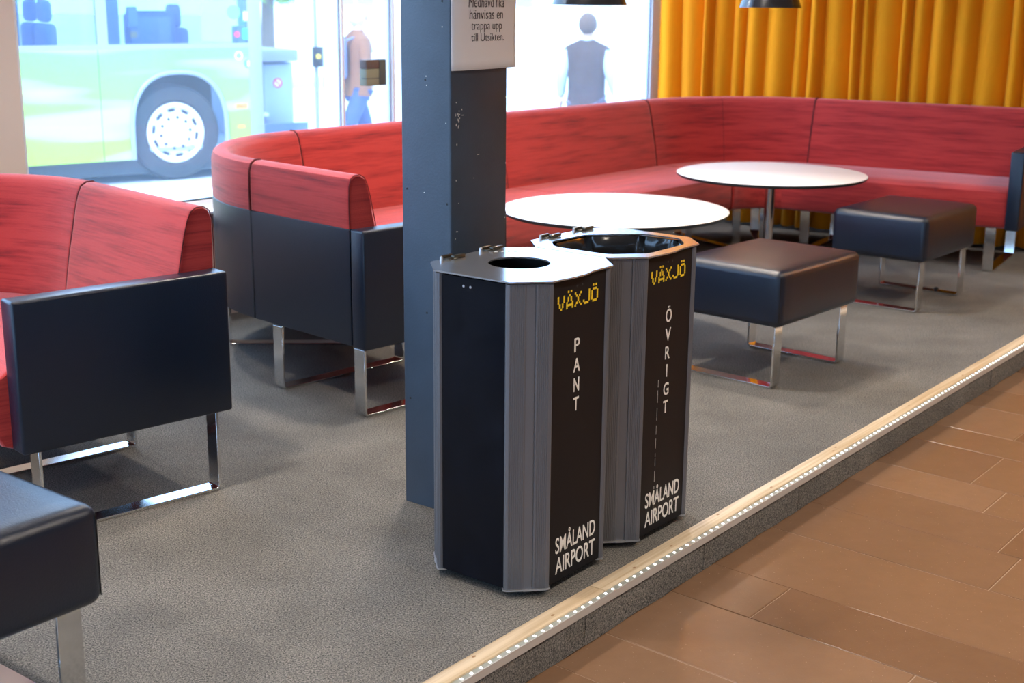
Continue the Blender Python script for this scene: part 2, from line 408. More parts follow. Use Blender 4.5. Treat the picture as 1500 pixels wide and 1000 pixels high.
# the far floor beyond the laid slabs: coarse field of the same stone
bm = bmesh.new()
s = -9.0
while s < 12:
    n = -.02
    while n < 9:
        if not (-1.8 < s < 4.7 and n < 2.2):
            q = [SP(a-SK*b, b) for a, b in ((s+.002, n+.002), (s+.298, n+.002), (s+.298, n+.598), (s+.002, n+.598))]
            cx = sum(p.x for p in q)/4; cy = sum(p.y for p in q)/4
            inside = True
            for a, b in zip(ROOM, ROOM[1:]+ROOM[:1]):
                if (b.x-a.x)*(cy-a.y)-(b.y-a.y)*(cx-a.x) > -.45*(b-a).length: inside = False
            if inside: add_prism(bm, [(p.x, p.y) for p in q], -.115, -.1008)
        n += .6
    s += .3
tag(bm_obj('slab_field', bm, TILE[0], floor), kind='stuff')

pc = isect(F0, U, C0+CN*.1, CD); pe = F0+U*(-8.2)
plat = [F0+U*(-8.2), pc, WC, WE]
po = prism('platform', [(p.x, p.y) for p in plat], -.099, 0, M['carpet']); tag(po, 'low platform covered in grey speckled carpet', kind='structure')
# carpet pieces on the riser
def riser(s0, s1):
    bm = bmesh.new(); N_ = 14; rowsv = []
    ph = random.uniform(0, 6)
    for k in range(N_+1):
        s = s0+.002+(s1-s0-.004)*k/N_
        e = .0022*math.sin(k*1.3+ph)+random.uniform(-.0012, .0012)
        zb = -.0985+max(0, e)
        bulge = .004+.0015*math.sin(k*.8+ph)
        rowsv.append([bm.verts.new(SP(s, 0.0002, -.004)), bm.verts.new(SP(s, bulge, -.006)), bm.verts.new(SP(s, bulge+.001, -.05)), bm.verts.new(SP(s, bulge, zb)), bm.verts.new(SP(s, .0002, zb))])
    for a, b in zip(rowsv, rowsv[1:]):
        for j in range(4): bm.faces.new((a[j], b[j], b[j+1], a[j+1]))
    bm.faces.new(rowsv[0]); bm.faces.new(rowsv[-1][::-1])
    bm_obj('riser_carpet', bm, M['carpet'], po)
    q_ = [SP(s0-.002, .0001), SP(s0+.002, .0001), SP(s0+.002, .0008), SP(s0-.002, .0008)]
    prism('joint', [(p.x, p.y) for p in q_], -.098, -.005, M['leather_seam'], po)
sr = [-1.93, -1.335, -.738, -.14, .458, 1.056, 1.651, 2.25, 2.85, 3.45, 4.05]
for a, b in zip(sr, sr[1:]): riser(a, b)
# wooden nosing, two lengths
tr = thing('trim_1', 'pale pine nosing board along the platform edge', 'trim', (F0.x, F0.y, 0)); del tr['category']; tr['kind'] = 'structure'
for a, b in ((-3.4, -.03), (-.027, 4.6)):
    q = [SP(a, -.058), SP(b, -.058), SP(b, -.012), SP(a, -.012)]
    prism('board', [(p.x, p.y) for p in q], .0, .0105, M['wood'], tr, bevel=.0015)
for s, n in ((-.52, -.045), (-.23, -.03), (.14, -.03), (.33, -.03), (.62, -.045), (.93, -.03), (1.38, -.03), (1.42, -.04), (1.9, -.03), (2.05, -.035), (2.6, -.03)):
    p = SP(s, n, .0104)
    bm = bmesh.new(); add_lathe(bm, [(0, .0004), (.0035, .0004), (.0035, 0)], 10, Matrix.Translation(p) @ Matrix.Rotation(UA, 4, 'Z') @ Matrix.Diagonal((1.8, 1, 1, 1)))
    bm_obj('knot', bm, M['knot'], tr)
ls = thing('led_strip', 'strip of small white lights in a metal profile along the platform edge', 'light strip', SP(0, 0, 0))
def strip(name, n0, n1, z0, z1, m):
    q = [SP(-3.4, n0), SP(4.6, n0), SP(4.6, n1), SP(-3.4, n1)]
    return prism(name, [(p.x, p.y) for p in q], z0, z1, m, ls)
strip('profile_base', -.012, .0075, .0, .003, M['led_body'])
strip('profile_lip', .0055, .0085, -.012, .0085, M['led_body'])
strip('diffuser', -.0115, .0052, .0032, .0062, M['lens'])
bm = bmesh.new(); add_lathe(bm, [(0, .0026), (.0026, .0020), (.0044, 0.0005), (.0044, 0)], 8)
ledme = bpy.data.meshes.new('led'); bm.to_mesh(ledme); bm.free(); ledme.materials.append(M['led'])
ir = inv_root(ls)
n_led = 0
s = -.75
while s < 3.45:
    o = bpy.data.objects.new('led', ledme); COL.objects.link(o); o.parent = ls; o.location = ir @ SP(s, -.0035, .0063); s += .034; n_led += 1
# ceiling and walls
cl = prism('ceiling', [(p.x, p.y) for p in ROOM], CEIL_Z, CEIL_Z+.1, M['ceiling']); cl['kind'] = 'structure'
def wall(name, a, b, z0, z1, th, m, side=1):
    d = (b-a).normalized(); nn = Vector((-d.y, d.x))*side*th
    o = prism(name, [(a.x, a.y), (b.x, b.y), (b.x+nn.x, b.y+nn.y), (a.x+nn.x, a.y+nn.y)], z0, z1, m); o['kind'] = 'structure'; return o
wall('wall_back', WC, CE, -.22, CEIL_Z, .15, M['wall_white'])
wall('wall_right', CE, ROOM[2], -.22, CEIL_Z, .15, M['wall_white'])
wall('wall_front', ROOM[2], ROOM[3], -.22, CEIL_Z, .15, M['wall_white'])
# glazed left end of the hall: low wall, lintel and a row of unseen windows behind the camera, added to light left-facing sides
wall('wall_left', ROOM[3], WE, -.22, .12, .15, M['wall_white']); wall('wall_left_lintel', ROOM[3], WE, 2.8, CEIL_Z, .15, M['wall_white'])
def added_left_windows():
    a, b = ROOM[3], WE; d = (b-a).normalized(); o = Vector((-d.y, d.x)); L_ = (b-a).length; n = 4
    for i in range(n):
        r = bpy.data.objects.new('window_%d' % (10+i), None); COL.objects.link(r); p = a+d*(L_*i/n); r.location = (p.x, p.y, .12); r['kind'] = 'structure'  # unseen window, added for its daylight
        def q(name, u0, u1, v0, v1, z0, z1, m):
            c = [a+d*u0+o*v0, a+d*u1+o*v0, a+d*u1+o*v1, a+d*u0+o*v1]; prism(name, [(k.x, k.y) for k in c], z0, z1, m, r)
        u0, u1 = L_*i/n, L_*(i+1)/n
        q('frame_post', u0, u0+.06, .03, .13, .12, 2.8, M['frame_white']); q('frame_post', u1-.06, u1, .03, .13, .12, 2.8, M['frame_white'])
        q('frame_rail', u0+.06, u1-.06, .04, .12, .12, .18, M['frame_white']); q('frame_rail', u0+.06, u1-.06, .04, .12, 2.74, 2.8, M['frame_white'])
        q('pane', u0+.055, u1-.055, .078, .082, .18, 2.74, M['glass'])
added_left_windows()
# low cream wall and lintel on the window side; beige column between the windows
SILL = .50; HEAD = 2.78
WCs = (WC-W0).dot(WD)
def wbox(name, s0, s1, n0, n1, z0, z1, m, parent=None, bevel=0):
    q = [WP(s0, n0), WP(s1, n0), WP(s1, n1), WP(s0, n1)]
    return prism(name, [(p.x, p.y) for p in q], z0, z1, m, parent, bevel=bevel)
tag(wbox('wall_window', -9.5, WCs, .02, .2, -.38, SILL, M['wall_cream']), kind='structure')
tag(wbox('wall_lintel', -9.5, WCs, .0, .2, HEAD, CEIL_Z, M['wall_cream']), kind='structure')
tag(wbox('wall_column', -1.6, -1.228, -.02, .26, 0, CEIL_Z, M['wall_beige']), kind='structure')
def window(idx, s0, s1, post_l=.05, post_r=.05, dep=.17):
    r = bpy.data.objects.new('window_%d' % idx, None); COL.objects.link(r); r.location = WP(s0, .1, SILL); r['kind'] = 'structure'
    wbox('frame_post', s0, s0+post_l, .03, .10, SILL, HEAD, M['frame_white'], r, .003)
    wbox('frame_post', s1-post_r, s1, .03, dep, SILL, HEAD, M['frame_white'], r, .003)
    wbox('frame_rail', s0+post_l, s1-post_r, .035, .16, SILL, SILL+.055, M['frame_white'], r, .003)
    wbox('frame_rail', s0+post_l, s1-post_r, .035, .16, HEAD-.06, HEAD, M['frame_white'], r, .003)
    wbox('gasket', s0+post_l, s1-post_r, .04, .06, SILL+.055, SILL+.062, M['table_edge'], r)
    wbox('gasket', s1-post_r-.006, s1-post_r, .044, .056, SILL+.062, HEAD-.06, M['bus_grey'], r)
    wbox('pane', s0+post_l-.003, s1-post_r+.003, .048, .052, SILL+.055, HEAD-.055, M['glass'], r)
    return r
window(1, -9.5, -7.6); window(2, -7.6, -5.8); window(3, -5.8, -4.0); window(4, -4.0, -1.6)
window(5, -1.228, .575, .04, .012, .17)
window(6, .575, .928, .003, .012, .16)
window(7, .928, 3.33, .003, .09, .33)
for a, b in ((-9.5, -1.6), (-1.228, 3.30)):
    tag(wbox('trim_2' if a < -5 else 'trim_3', a, b, -.04, .19, SILL-.001, SILL+.012, M['frame_white'], None, .003), kind='structure')
# lock box on the mullion
lb = thing('lock_box', 'small olive and brown box fixed to the white window post', 'box', WP(.69, .0, 1.04))
wbox('body', .70, .79, .0, .05, 1.035, 1.12, M['lockbox'], lb, .003)
wbox('body_top', .70, .79, .0, .05, 1.121, 1.165, M['lockbox_b'], lb, .003)
wbox('groove', .699, .791, -.001, .03, 1.070, 1.074, M['lockbox_d'], lb)
wbox('side_cover', .79, .835, -.005, .052, 1.035, 1.165, M['lockbox_d'], lb, .003)

# ------------------------------------------------------------------ ceiling downlights
k = 0
dl_pos = []
for a, b in ((-4.2, 1.6), (-2.2, 1.6), (-.2, 1.6), (1.8, 1.6), (3.9, 1.6), (-3.2, -1.5), (-1.0, -1.4), (1.2, -1.5), (2.6, -1.7), (-5.0, -1.5), (-2.0, 4.2), (1.2, 4.2), (4.2, 4.2), (5.8, 1.2), (5.0, 6.3), (5.2, -3.0), (1.0, -3.6), (-1.4, -3.4), (2.9, -4.2), (5.0, -5.0)):  # the last ones, over the sofas, are unseen lamps added to brighten the curtain
    p = SP(a, b); dl_pos.append((p.x, p.y))
def downlight(x, y):
    t = thing('ceiling_downlight', 'round recessed downlight in the ceiling', 'ceiling light', (x, y, CEIL_Z), group='ceiling downlights')
    lathe('ring', [(.085, -.001), (.085, -.012), (.065, -.014), (.062, -.001)], M['metal_trim'], t, 24, local=True)
    lathe('diffuser', [(0, -.004), (.062, -.004), (.062, -.001)], M['downlight'], t, 24, local=True)
    l = bpy.data.lights.new('downlight_lamp', 'AREA'); l.shape = 'DISK'; l.size = .22; l.energy = CEIL_W; l.color = WARM; l.spread = D2(130)
    lo = bpy.data.objects.new('downlight_lamp', l); COL.objects.link(lo); lo.parent = t; lo.location = (0, 0, -.02)
for x, y in dl_pos: downlight(x, y)

# ------------------------------------------------------------------ curtain
def curtain():
    bm = bmesh.new(); S0, S1 = -1.40, 7.5; st = .008; n = int((S1-S0)/st)
    rnd = random.Random(3); folds = []; s = S0
    while s < S1+.3:
        wd = rnd.choice([.07, .09, .12, .14, .18]); folds.append((s, wd, rnd.uniform(.6, 1.15))); s += wd
    prof = []
    fi = 0
    for i in range(n+1):
        s = S0+st*i
        while fi < len(folds)-1 and s > folds[fi+1][0]: fi += 1
        f = folds[fi]; t = (s-f[0])/f[1]
        prof.append((s, -.085*f[2]*(math.sin(math.pi*t)**.8 if 0 < t < 1 else 0)+.02*math.sin(s*3.1)))
    zs = [0.02, .3, .7, 1.1, 1.6, 2.2, CEIL_Z-.03]
    cols = []
    for s, d in prof:
        col = []
        for z in zs:
            ss = s+.018*math.sin(z*1.4+s*5)*(1-z/3)
            dd = d*(1.12-.12*z)+.01*math.sin(z*2+s*11)
            p = CP(ss, dd-.02, z); col.append(bm.verts.new(p))
        cols.append(col)
    for a, b in zip(cols, cols[1:]):
        for j in range(len(zs)-1): bm.faces.new((a[j], b[j], b[j+1], a[j+1]))
    o = bm_obj('curtain', bm, M['curtain'], None, smooth=True)
    sm = o.modifiers.new('thick', 'SOLIDIFY'); sm.thickness = .004
    tag(o, 'long mustard yellow curtain hanging in folds behind the red corner sofa', 'curtain')
curtain()

# ------------------------------------------------------------------ sofas
ZB, ZT, ZA = .25, .875, .685
BACK = [(.036, .40), (.036, .676), (0, .684), (-.001, .76), (.001, .835), (.010, .862), (.028, .874), (.052, .874), (.072, .862), (.084, .838), (.098, .79), (.113, .72), (.128, .65), (.142, .57), (.155, .49), (.16, .40)]
SHELL = [(.002, ZB+.006), (0, ZB+.012), (-.001, ZA-.004), (.004, ZA), (.034, ZA-.004), (.034, ZB+.004), (.02, ZB)]
SEAT = [(.15, .27), (.15, .475), (.20, .484), (.40, .487), (.60, .484), (.66, .476), (.69, .455), (.70, .425), (.702, .34), (.70, .285), (.688, .262), (.66, ZB), (.40, ZB), (.16, ZB)]
BASE = [(.05, ZB-.012), (.05, ZB+.03), (.66, ZB+.03), (.66, ZB-.012)]
def sweep(name, st, prof, m, parent, seam=.006, subend=True):
    """st: list of (s, x, y, inward nx, ny); profile in (d, z); ends pulled in a little so that joints between cushions read"""
    bm = bmesh.new(); uvl = bm.loops.layers.uv.new('UVMap')
    cd = sum(p[0] for p in prof)/len(prof); cz = sum(p[1] for p in prof)/len(prof)
    acc = [0]
    for a, b in zip(prof, prof[1:]+prof[:1]): acc.append(acc[-1]+math.hypot(a[0]-b[0], a[1]-b[1]))
    s0, s1 = st[0][0], st[-1][0]; rings = []
    ext = []
    if subend:
        def lerp(t):
            for a, b in zip(st, st[1:]):
                if a[0] <= t <= b[0]+1e-9:
                    k = (t-a[0])/(b[0]-a[0]); return tuple(a[i]+(b[i]-a[i])*k for i in range(5))
        ss = sorted({round(x[0], 5): x for x in st if s0+.02 < x[0] < s1-.02}.values(), key=lambda x: x[0])
        ext = [(lerp(s0+.001), seam), (lerp(s0+.0035), seam*.45), (lerp(s0+.008), seam*.12), (lerp(s0+.016), 0)]+[(x, 0) for x in ss]+[(lerp(s1-.016), 0), (lerp(s1-.008), seam*.12), (lerp(s1-.0035), seam*.45), (lerp(s1-.001), seam)]
    else: ext = [(x, 0) for x in st]
    for (s, x, y, nx, ny), ins in ext:
        ring = []
        for d, z in prof:
            vx, vz = cd-d, cz-z; l = math.hypot(vx, vz) or 1
            d2, z2 = d+vx/l*ins, z+vz/l*ins
            ring.append(bm.verts.new((x+nx*d2, y+ny*d2, z2)))
        rings.append((s, ring))
    n = len(prof)
    for (sa, a), (sb, b) in zip(rings, rings[1:]):
        for j in range(n):
            f = bm.faces.new((a[j], b[j], b[(j+1) % n], a[(j+1) % n]))
            for lp, uv in zip(f.loops, ((sa, acc[j]), (sb, acc[j]), (sb, acc[j+1]), (sa, acc[j+1]))): lp[uvl].uv = uv
            f.smooth = True
    for (s, r), rev in ((rings[0], 1), (rings[-1], 0)):
        f = bm.faces.new(r[::-1] if rev else r)
        pr = prof[::-1] if rev else prof
        for lp, (d, z) in zip(f.loops, pr): lp[uvl].uv = (d*.4+s, z)
    return bm_obj(name, bm, m, parent, auto=True)
def straight(p, ang, L, side, s0=0, n=6):
    d = V2(ang); q = Vector((-d.y, d.x))*side
    return [(s0+L*i/n, p.x+d.x*L*i/n, p.y+d.y*L*i/n, q.x, q.y) for i in range(n+1)]
def arc(p, q, a0, a1, side, s0=0, n=14):
    """circle-like arc from p to q, heading going from a0 to a1"""
    raw = [Vector((0, 0))]; hs = [a0+(a1-a0)*i/n for i in range(n+1)]
    for i in range(n): raw.append(raw[-1]+V2((hs[i]+hs[i+1])/2))
    ch = raw[-1]; k = (q-p).length/ch.length; rot = math.atan2((q-p).y, (q-p).x)-math.atan2(ch.y, ch.x)
    cr, sr_ = math.cos(rot), math.sin(rot); out = []
    for i, r in enumerate(raw):
        x = p.x+k*(r.x*cr-r.y*sr_); y = p.y+k*(r.x*sr_+r.y*cr); h = hs[i]+rot
        nx, ny = -math.sin(h)*side, math.cos(h)*side
        out.append((s0+k*i, x, y, nx, ny))
    return out
def sled(parent, base, axis, d0, d1, ztop=ZB, wdt=.058, th=.009, name='sled_leg'):
    """flat steel band: down, along the floor and up again; axis is the run direction on the floor"""
    ax = Vector(axis).normalized(); sd = Vector((-ax.y, ax.x)); r = .016
    def corner(cx, cz, a0, a1, rr): return [(cx+rr*math.cos(a0+(a1-a0)*i/4), cz+rr*math.sin(a0+(a1-a0)*i/4)) for i in range(5)]
    o = [(d0, ztop)]+corner(d0+r, r, math.pi, 1.5*math.pi, r)+corner(d1-r, r, 1.5*math.pi, 2*math.pi, r)+[(d1, ztop)]
    i_ = [(d1-th, ztop)]+corner(d1-r, r, 2*math.pi, 1.5*math.pi, r-th)+corner(d0+r, r, 1.5*math.pi, math.pi, r-th)+[(d0+th, ztop)]
    n = len(o); inn = i_[::-1]; bm = bmesh.new(); R = []
    for (oa, oz), (ia, iz) in zip(o, inn):
        ring = []
        for (a, z, w_) in ((oa, oz, -wdt/2), (oa, oz, wdt/2), (ia, iz, wdt/2), (ia, iz, -wdt/2)):
            p = Vector((base.x, base.y))+ax*a+sd*w_; ring.append(bm.verts.new((p.x, p.y, z+.001)))
        R.append(ring)
    for a, b in zip(R, R[1:]):
        for j in range(4): bm.faces.new((a[j], a[(j+1) % 4], b[(j+1) % 4], b[j]))
    bm.faces.new(R[0][::-1]); bm.faces.new(R[-1])
    ob = bm_obj(name, bm, M['chrome'], parent, auto=True)
    bv = ob.modifiers.new('bevel', 'BEVEL'); bv.width = .0012; bv.segments = 2; bv.limit_method = 'ANGLE'
    return ob
def arm(parent, p, ang, side, th=.075, depth=.72):
    """upholstered slab, its faces along the sofa depth; piping where the side faces meet the top strip"""
    d = V2(ang); q = Vector((-d.y, d.x))*side; c = p+d*th/2+q*depth/2
    R = Matrix.Rotation(math.atan2(d.y, d.x), 4, 'Z')
    a = boxo('arm', (c.x, c.y, (ZB+ZA)/2), (th, depth, ZA-ZB), M['leather'], parent, R=R, bevel=.009, seg=3)
    bm = bmesh.new()
    for k in (0, 1):
        e = .004
        pts = []
        for (u, z) in ((.004, ZB+.012), (.004, ZA-.004), (depth-.004, ZA-.004), (depth-.004, ZB+.012)):
            w_ = p+d*(th*k+(e if k == 0 else -e)*1.2)+q*u; pts.append((w_.x, w_.y, z))
        add_tube(bm, pts, .0022, 6)
    bm_obj('piping', bm, M['leather_seam'], a)
    return a
def seam_line(parent, st, prof, s_at, m, idx0=0, idx1=None, r=.0028):
    x = min(st, key=lambda t: abs(t[0]-s_at)); pts = [(x[1]+x[3]*(d), x[2]+x[4]*(d), z) for d, z in prof[idx0:idx1]]
    bm = bmesh.new(); add_tube(bm, pts, r, 5); bm_obj('seam', bm, m, parent)

# sofa in front on the left
sa = thing('corner_sofa', 'red and black sofa in the left foreground, black side panel facing the bins', 'sofa', (-.856, 4.007, 0))
aA = D2(132.7); A0 = Vector((-.856, 4.007)); sideA = 1
arm(sa, A0, aA, sideA, depth=.665)
Lst = .80
p1 = A0+V2(aA)*Lst
stA1 = straight(A0+V2(aA)*.075, aA, Lst-.075, sideA, 0)
R_ = .62; aA2 = aA+D2(88); ch = 2*R_*math.sin(D2(44)); p2 = p1+V2(aA+D2(44))*ch
stA2 = arc(p1, p2, aA, aA2, sideA, .8)
stA3 = straight(p2, aA2, 1.0, sideA, 2)
for st in (stA1, stA2, stA3):
    sweep('backrest', st, BACK, M['fabric'], sa)
    sweep('back_shell', st, SHELL, M['leather'], sa, .004)
for st in (stA1, stA2, stA3):
    pr = [(d if d < .5 else min(d, .60) if st is stA2 else d, z) for d, z in SEAT]
    sweep('seat', st, pr, M['fabric'], sa)
q = V2(aA+math.pi/2)
for s in (.035, .58): sled(sa, A0+V2(aA)*s, q, .05, .62)
sled(sa, p2+V2(aA2)*.7, V2(aA2+math.pi/2), .05, .62)

# big corner sofa along window and curtain
sb = thing('corner_sofa', 'large red U-shaped sofa curving along the window and the yellow curtain', 'sofa', (-.526, 4.719, 0))
aB = D2(135.6); B0 = Vector((-.526, 4.719)); sideB = -1
arm(sb, B0, aB, sideB)
P1 = Vector((-1.01, 5.195)); P2 = Vector((-1.058, 6.384)); P3 = Vector((.765, 8.50)); P4 = Vector((1.936, 8.753))
stB1 = straight(B0+V2(aB)*.075, math.atan2(P1.y-B0.y, P1.x-B0.x), (P1-B0).length-.075, sideB, 5)
stB2 = arc(P1, P2, D2(135.6), D2(49), sideB, 6)
aW = math.atan2(P3.y-P2.y, P3.x-P2.x); LW = (P3-P2).length
stB3 = straight(P2, aW, LW/2, sideB, 8, 8); Pm = P2+V2(aW)*LW/2
stB4 = straight(Pm, aW, LW/2, sideB, 10, 8)
stB5 = arc(P3, P4, D2(51), D2(-27), sideB, 12)
aR = D2(-30.5); LR = 1.33
stB6 = straight(P4, aR, LR, sideB, 14, 8)
for st in (stB1, stB2, stB3, stB4, stB5, stB6):
    sweep('backrest', st, BACK, M['fabric'], sb)
    sweep('back_shell', st, SHELL, M['leather'], sb, .004)
for st in (stB1, stB2, stB3, stB4, stB5, stB6): sweep('seat', st, SEAT, M['fabric'], sb)
SEAMP = [(d-.0015 if z > .8 else d-.003, z) for d, z in BACK[1:]]
for st in (stB2, stB3, stB4, stB5, stB6): seam_line(sb, st, SEAMP, st[0][0], M['fabric_seam'], 0, None, .006 if st is stB6 else .0042)
for st in (stA2, stA3): seam_line(sa, st, SEAMP, st[0][0], M['fabric_seam'], 0, None, .0035)
seam_line(sa, stA1, BACK, 0, M['fabric_seam'], 2, None, .0018); seam_line(sb, stB1, BACK, 5, M['fabric_seam'], 2, None, .0018)
SH2 = [(0.003, ZB+.01), (.003, ZA)]
for st in (stB2,): seam_line(sb, st, SH2, st[0][0], M['leather_seam'], 0, None, .006)
mid = stB5[7]
seam_line(sb, stB5, BACK, mid[0], M['fabric_seam'], 8, None, .0016)
arm(sb, P4+V2(aR)*LR, aR, sideB)
def insl(st, k, d0=.03, d1=.64):
    x = st[k]; sled(sb, Vector((x[1], x[2])), Vector((x[3], x[4])), d0, d1)
qB = (stB1[0][3], stB1[0][4])
sled(sb, B0+V2(aB)*.035, Vector(qB), .0, .62); sled(sb, B0+V2(aB)*.53, Vector(qB), .0, .62)
insl(stB2, 7); insl(stB3, 2); insl(stB3, 6); insl(stB4, 2); insl(stB4, 6); insl(stB5, 4); insl(stB5, 10); insl(stB6, 1)
sled(sb, P4+V2(aR)*(LR-.08), Vector((stB6[0][3], stB6[0][4])), .05, .665)

# ------------------------------------------------------------------ stools
def cushion_block(name, lx, ly, z0, z1, m, parent, r=.032):
    """upholstered block with soft rounded edges and a slightly crowned top; local coords, corner at 0,0"""
    bm = bmesh.new(); add_box(bm, (0, 0, 0), (lx, ly, z1-z0), None, r, 5)
    bmesh.ops.subdivide_edges(bm, edges=[e for e in bm.edges if e.calc_length() > .2], cuts=9, use_grid_fill=True)
    for v in bm.verts:
        h = (1-(2*v.co.x/lx)**2)*(1-(2*v.co.y/ly)**2)
        if v.co.z > (z1-z0)/2-.001: v.co.z += .008*max(0, h)
        k = max(0, 1-(2*v.co.z/(z1-z0))**2)
        hx = max(0, 1-(2*v.co.x/lx)**2); hy = max(0, 1-(2*v.co.y/ly)**2)
        if abs(v.co.x) > lx/2-.002: v.co.x += math.copysign(.005*k*hy, v.co.x)
        if abs(v.co.y) > ly/2-.002: v.co.y += math.copysign(.005*k*hx, v.co.y)
    bmesh.ops.translate(bm, verts=bm.verts, vec=(lx/2, ly/2, (z0+z1)/2))
    return bm_obj(name, bm, m, parent, smooth=True, local=True)
def stool(label, corner, ang, lx=.64, ly=.50, sl=(.05, .57)):
    t = thing('upholstered_stool', label, 'stool', (corner[0], corner[1], 0), ang, 'black leather stools with chrome runners')
    sblk = cushion_block('seat', lx, ly, ZB, .475, M['leather'], t)
    # stitched seams down the four corners and round the top edge
    bm = bmesh.new(); r = .009
    for x, y in ((r, r), (lx-r, r), (lx-r, ly-r), (r, ly-r)):
        add_tube(bm, [(x, y, ZB+.02), (x, y, .455)], .0016, 5)
    o = bm_obj('corner_seam', bm, M['leather_seam'], sblk, local=True)
    # runners as band sleds, local coords
    for x in sl:
        T = Matrix.LocRotScale(t.location, t.rotation_euler, (1, 1, 1))
        b0 = (T @ Vector((x, 0, 0))); ax = (T @ Vector((x, 1, 0)))-b0
        sled(t, b0.to_2d(), ax.to_2d(), .03, .47)
    return t
s1 = stool('black leather stool right behind the two bins, beside the nearer white table', (1.03, 5.10), D2(48.5))
s2 = stool('farther black leather stool, standing before the right end of the big sofa', (1.985, 6.455), D2(50.5))
a0 = D2(52); c0 = Vector((-.845, 2.635))-V2(a0)*.64
s0 = stool('black leather stool cut off at the lower left of the picture', (c0.x, c0.y), a0, sl=(.06, .565))
T = Matrix.LocRotScale(s2.location, s2.rotation_euler, (1, 1, 1))
p = T @ Vector((.57, .16, .0))
lathe('glide', [(0, .028), (.010, .026), (.013, .018), (.010, .012), (.006, .010)], M['black_p'], s2, 12, T=Matrix.Translation(p))

# ------------------------------------------------------------------ tables
def table(label, x, y, R=.505, zt=.58):
    t = thing('round_table', label, 'table', (x, y, 0), 0, 'round white lounge tables')
    lathe('tabletop', [(0, zt-.009), (R-.006, zt-.009), (R-.002, zt-.006), (R-.002, zt-.001), (R-.004, zt), (0, zt)], M['table_top'], t, 96, local=True)
    lathe('edge_band', [(R-.03, zt-.0095), (R-.012, zt-.017), (R-.001, zt-.0075), (R, zt-.0015), (R-.003, zt-.001)], M['table_edge'], t, 96, local=True)
    lathe('pole', [(0, zt-.03), (.028, zt-.03), (.028, .03), (0, .03)], M['pole_chrome'], t, 24, local=True)
    lathe('mounting_plate', [(0, zt-.0095), (.11, zt-.0095), (.11, zt-.016), (.03, zt-.03), (0, zt-.03)], M['hinge'], t, 24, local=True)
    lathe('base_plate', [(0, .022), (.03, .022), (.235, .012), (.245, .006), (.245, .001), (0, .001)], M['pole_chrome'], t, 48, local=True)
    return t
table('round white table right behind the bins and the dark pillar, nearest of the two', .448, 5.98)
table('round white table farther back, in the curve of the big red sofa', 1.379, 7.28)

# ------------------------------------------------------------------ pendant lamps
def pendant(label, x, y, z):
    t = thing('pendant_lamp', label, 'lamp', (x, y, z), 0, 'black pendant lamps')
    lathe('shade', [(.161, 0), (.150, .03), (.12, .10), (.075, .17), (.045, .20), (.03, .22), (.03, .215), (.043, .195), (.072, .165), (.117, .097), (.147, .028), (.158, 0)], M['lamp_black'], t, 64, local=True)
    lathe('bulb', [(0, .09), (.02, .095), (.03, .115), (.026, .14), (.014, .165), (0, .17)], M['bulb'], t, 20, local=True)
    tube('cord', [(0, 0, .215), (0, 0, CEIL_Z-z)], .003, M['black_p'], t, 6, local=True)
    lathe('ceiling_rose', [(0, CEIL_Z-z-.03), (.04, CEIL_Z-z-.028), (.05, CEIL_Z-z-.001), (0, CEIL_Z-z-.001)], M['black_p'], t, 24, local=True)
    l = bpy.data.lights.new('bulb_light', 'POINT'); l.energy = 7; l.shadow_soft_size = .03; l.color = (1, .82, .62)
    lo = bpy.data.objects.new('bulb_light', l); COL.objects.link(lo); lo.parent = t; lo.location = (0, 0, .075)
pendant('black cone pendant lamp hanging before the window, left one of the two', .318, 6.0, 1.455)
pendant('black cone pendant lamp hanging before the yellow curtain, right one of the two', 1.325, 7.28, 1.44)

# ------------------------------------------------------------------ pillar with the notice
pl = thing('steel_pillar', 'dark grey painted steel pillar behind the bins', 'pillar', (-.174, 3.789, 0))
pa = D2(52.5); pe1 = V2(pa); pe2 = Vector((-pe1.y, pe1.x)); pcn = Vector((-.174, 3.789)); PW, PL = .186, .2535
q = [pcn, pcn+pe1*PL, pcn+pe1*PL+pe2*PW, pcn+pe2*PW]
bm = bmesh.new(); add_prism(bm, [(p.x, p.y) for p in q], .0, CEIL_Z)
bmesh.ops.bevel(bm, geom=[e for e in bm.edges if abs(e.verts[0].co.z-e.verts[1].co.z) > 1], offset=.007, segments=3, affect='EDGES', profile=.5)
bm_obj('casing', bm, M['pillar'], pl, auto=True)
def on_left(u, z, o=0):      # left face: u from the near corner away
    p = pcn+pe2*u-pe1*o; return Vector((p.x, p.y, z))
def on_right(u, z, o=0):
    p = pcn+pe1*u-pe2*o; return Vector((p.x, p.y, z))
RL = Matrix.Rotation(pa, 4, 'Z') @ Matrix.Rotation(-math.pi/2, 4, 'Y')
for u, z in ((.158, 1.485), (.030, 1.478), (.093, 1.265), (.165, .955), (.015, .925), (.093, .60), (.16, .33), (.03, .31)):
    lathe('screw', [(0, .0015), (.0032, .0012), (.0042, -.001)], M['screw'], pl, 10, T=Matrix.Translation(on_left(u, z)) @ RL)
rc = random.Random(5)
def chip(P, ex, nrm, w_, h_):
    bm = bmesh.new(); n = 7; ez = Vector((0, 0, 1)); vs = []
    for i in range(n):
        a = 2*math.pi*i/n; rr = rc.uniform(.6, 1)
        vs.append(P+ex*math.cos(a)*w_*rr+ez*math.sin(a)*h_*rr)
    f = [bm.verts.new(v+nrm*.0007) for v in vs]; b = [bm.verts.new(v-nrm*.0005) for v in vs]
    bm.faces.new(f); 
    for i in range(n): bm.faces.new((f[i], f[(i+1) % n], b[(i+1) % n], b[i]))
    bm_obj('paint_chip', bm, M['chip'], pl)
e3 = Vector((pe1.x, pe1.y, 0)); n3 = Vector((-pe2.x, -pe2.y, 0))
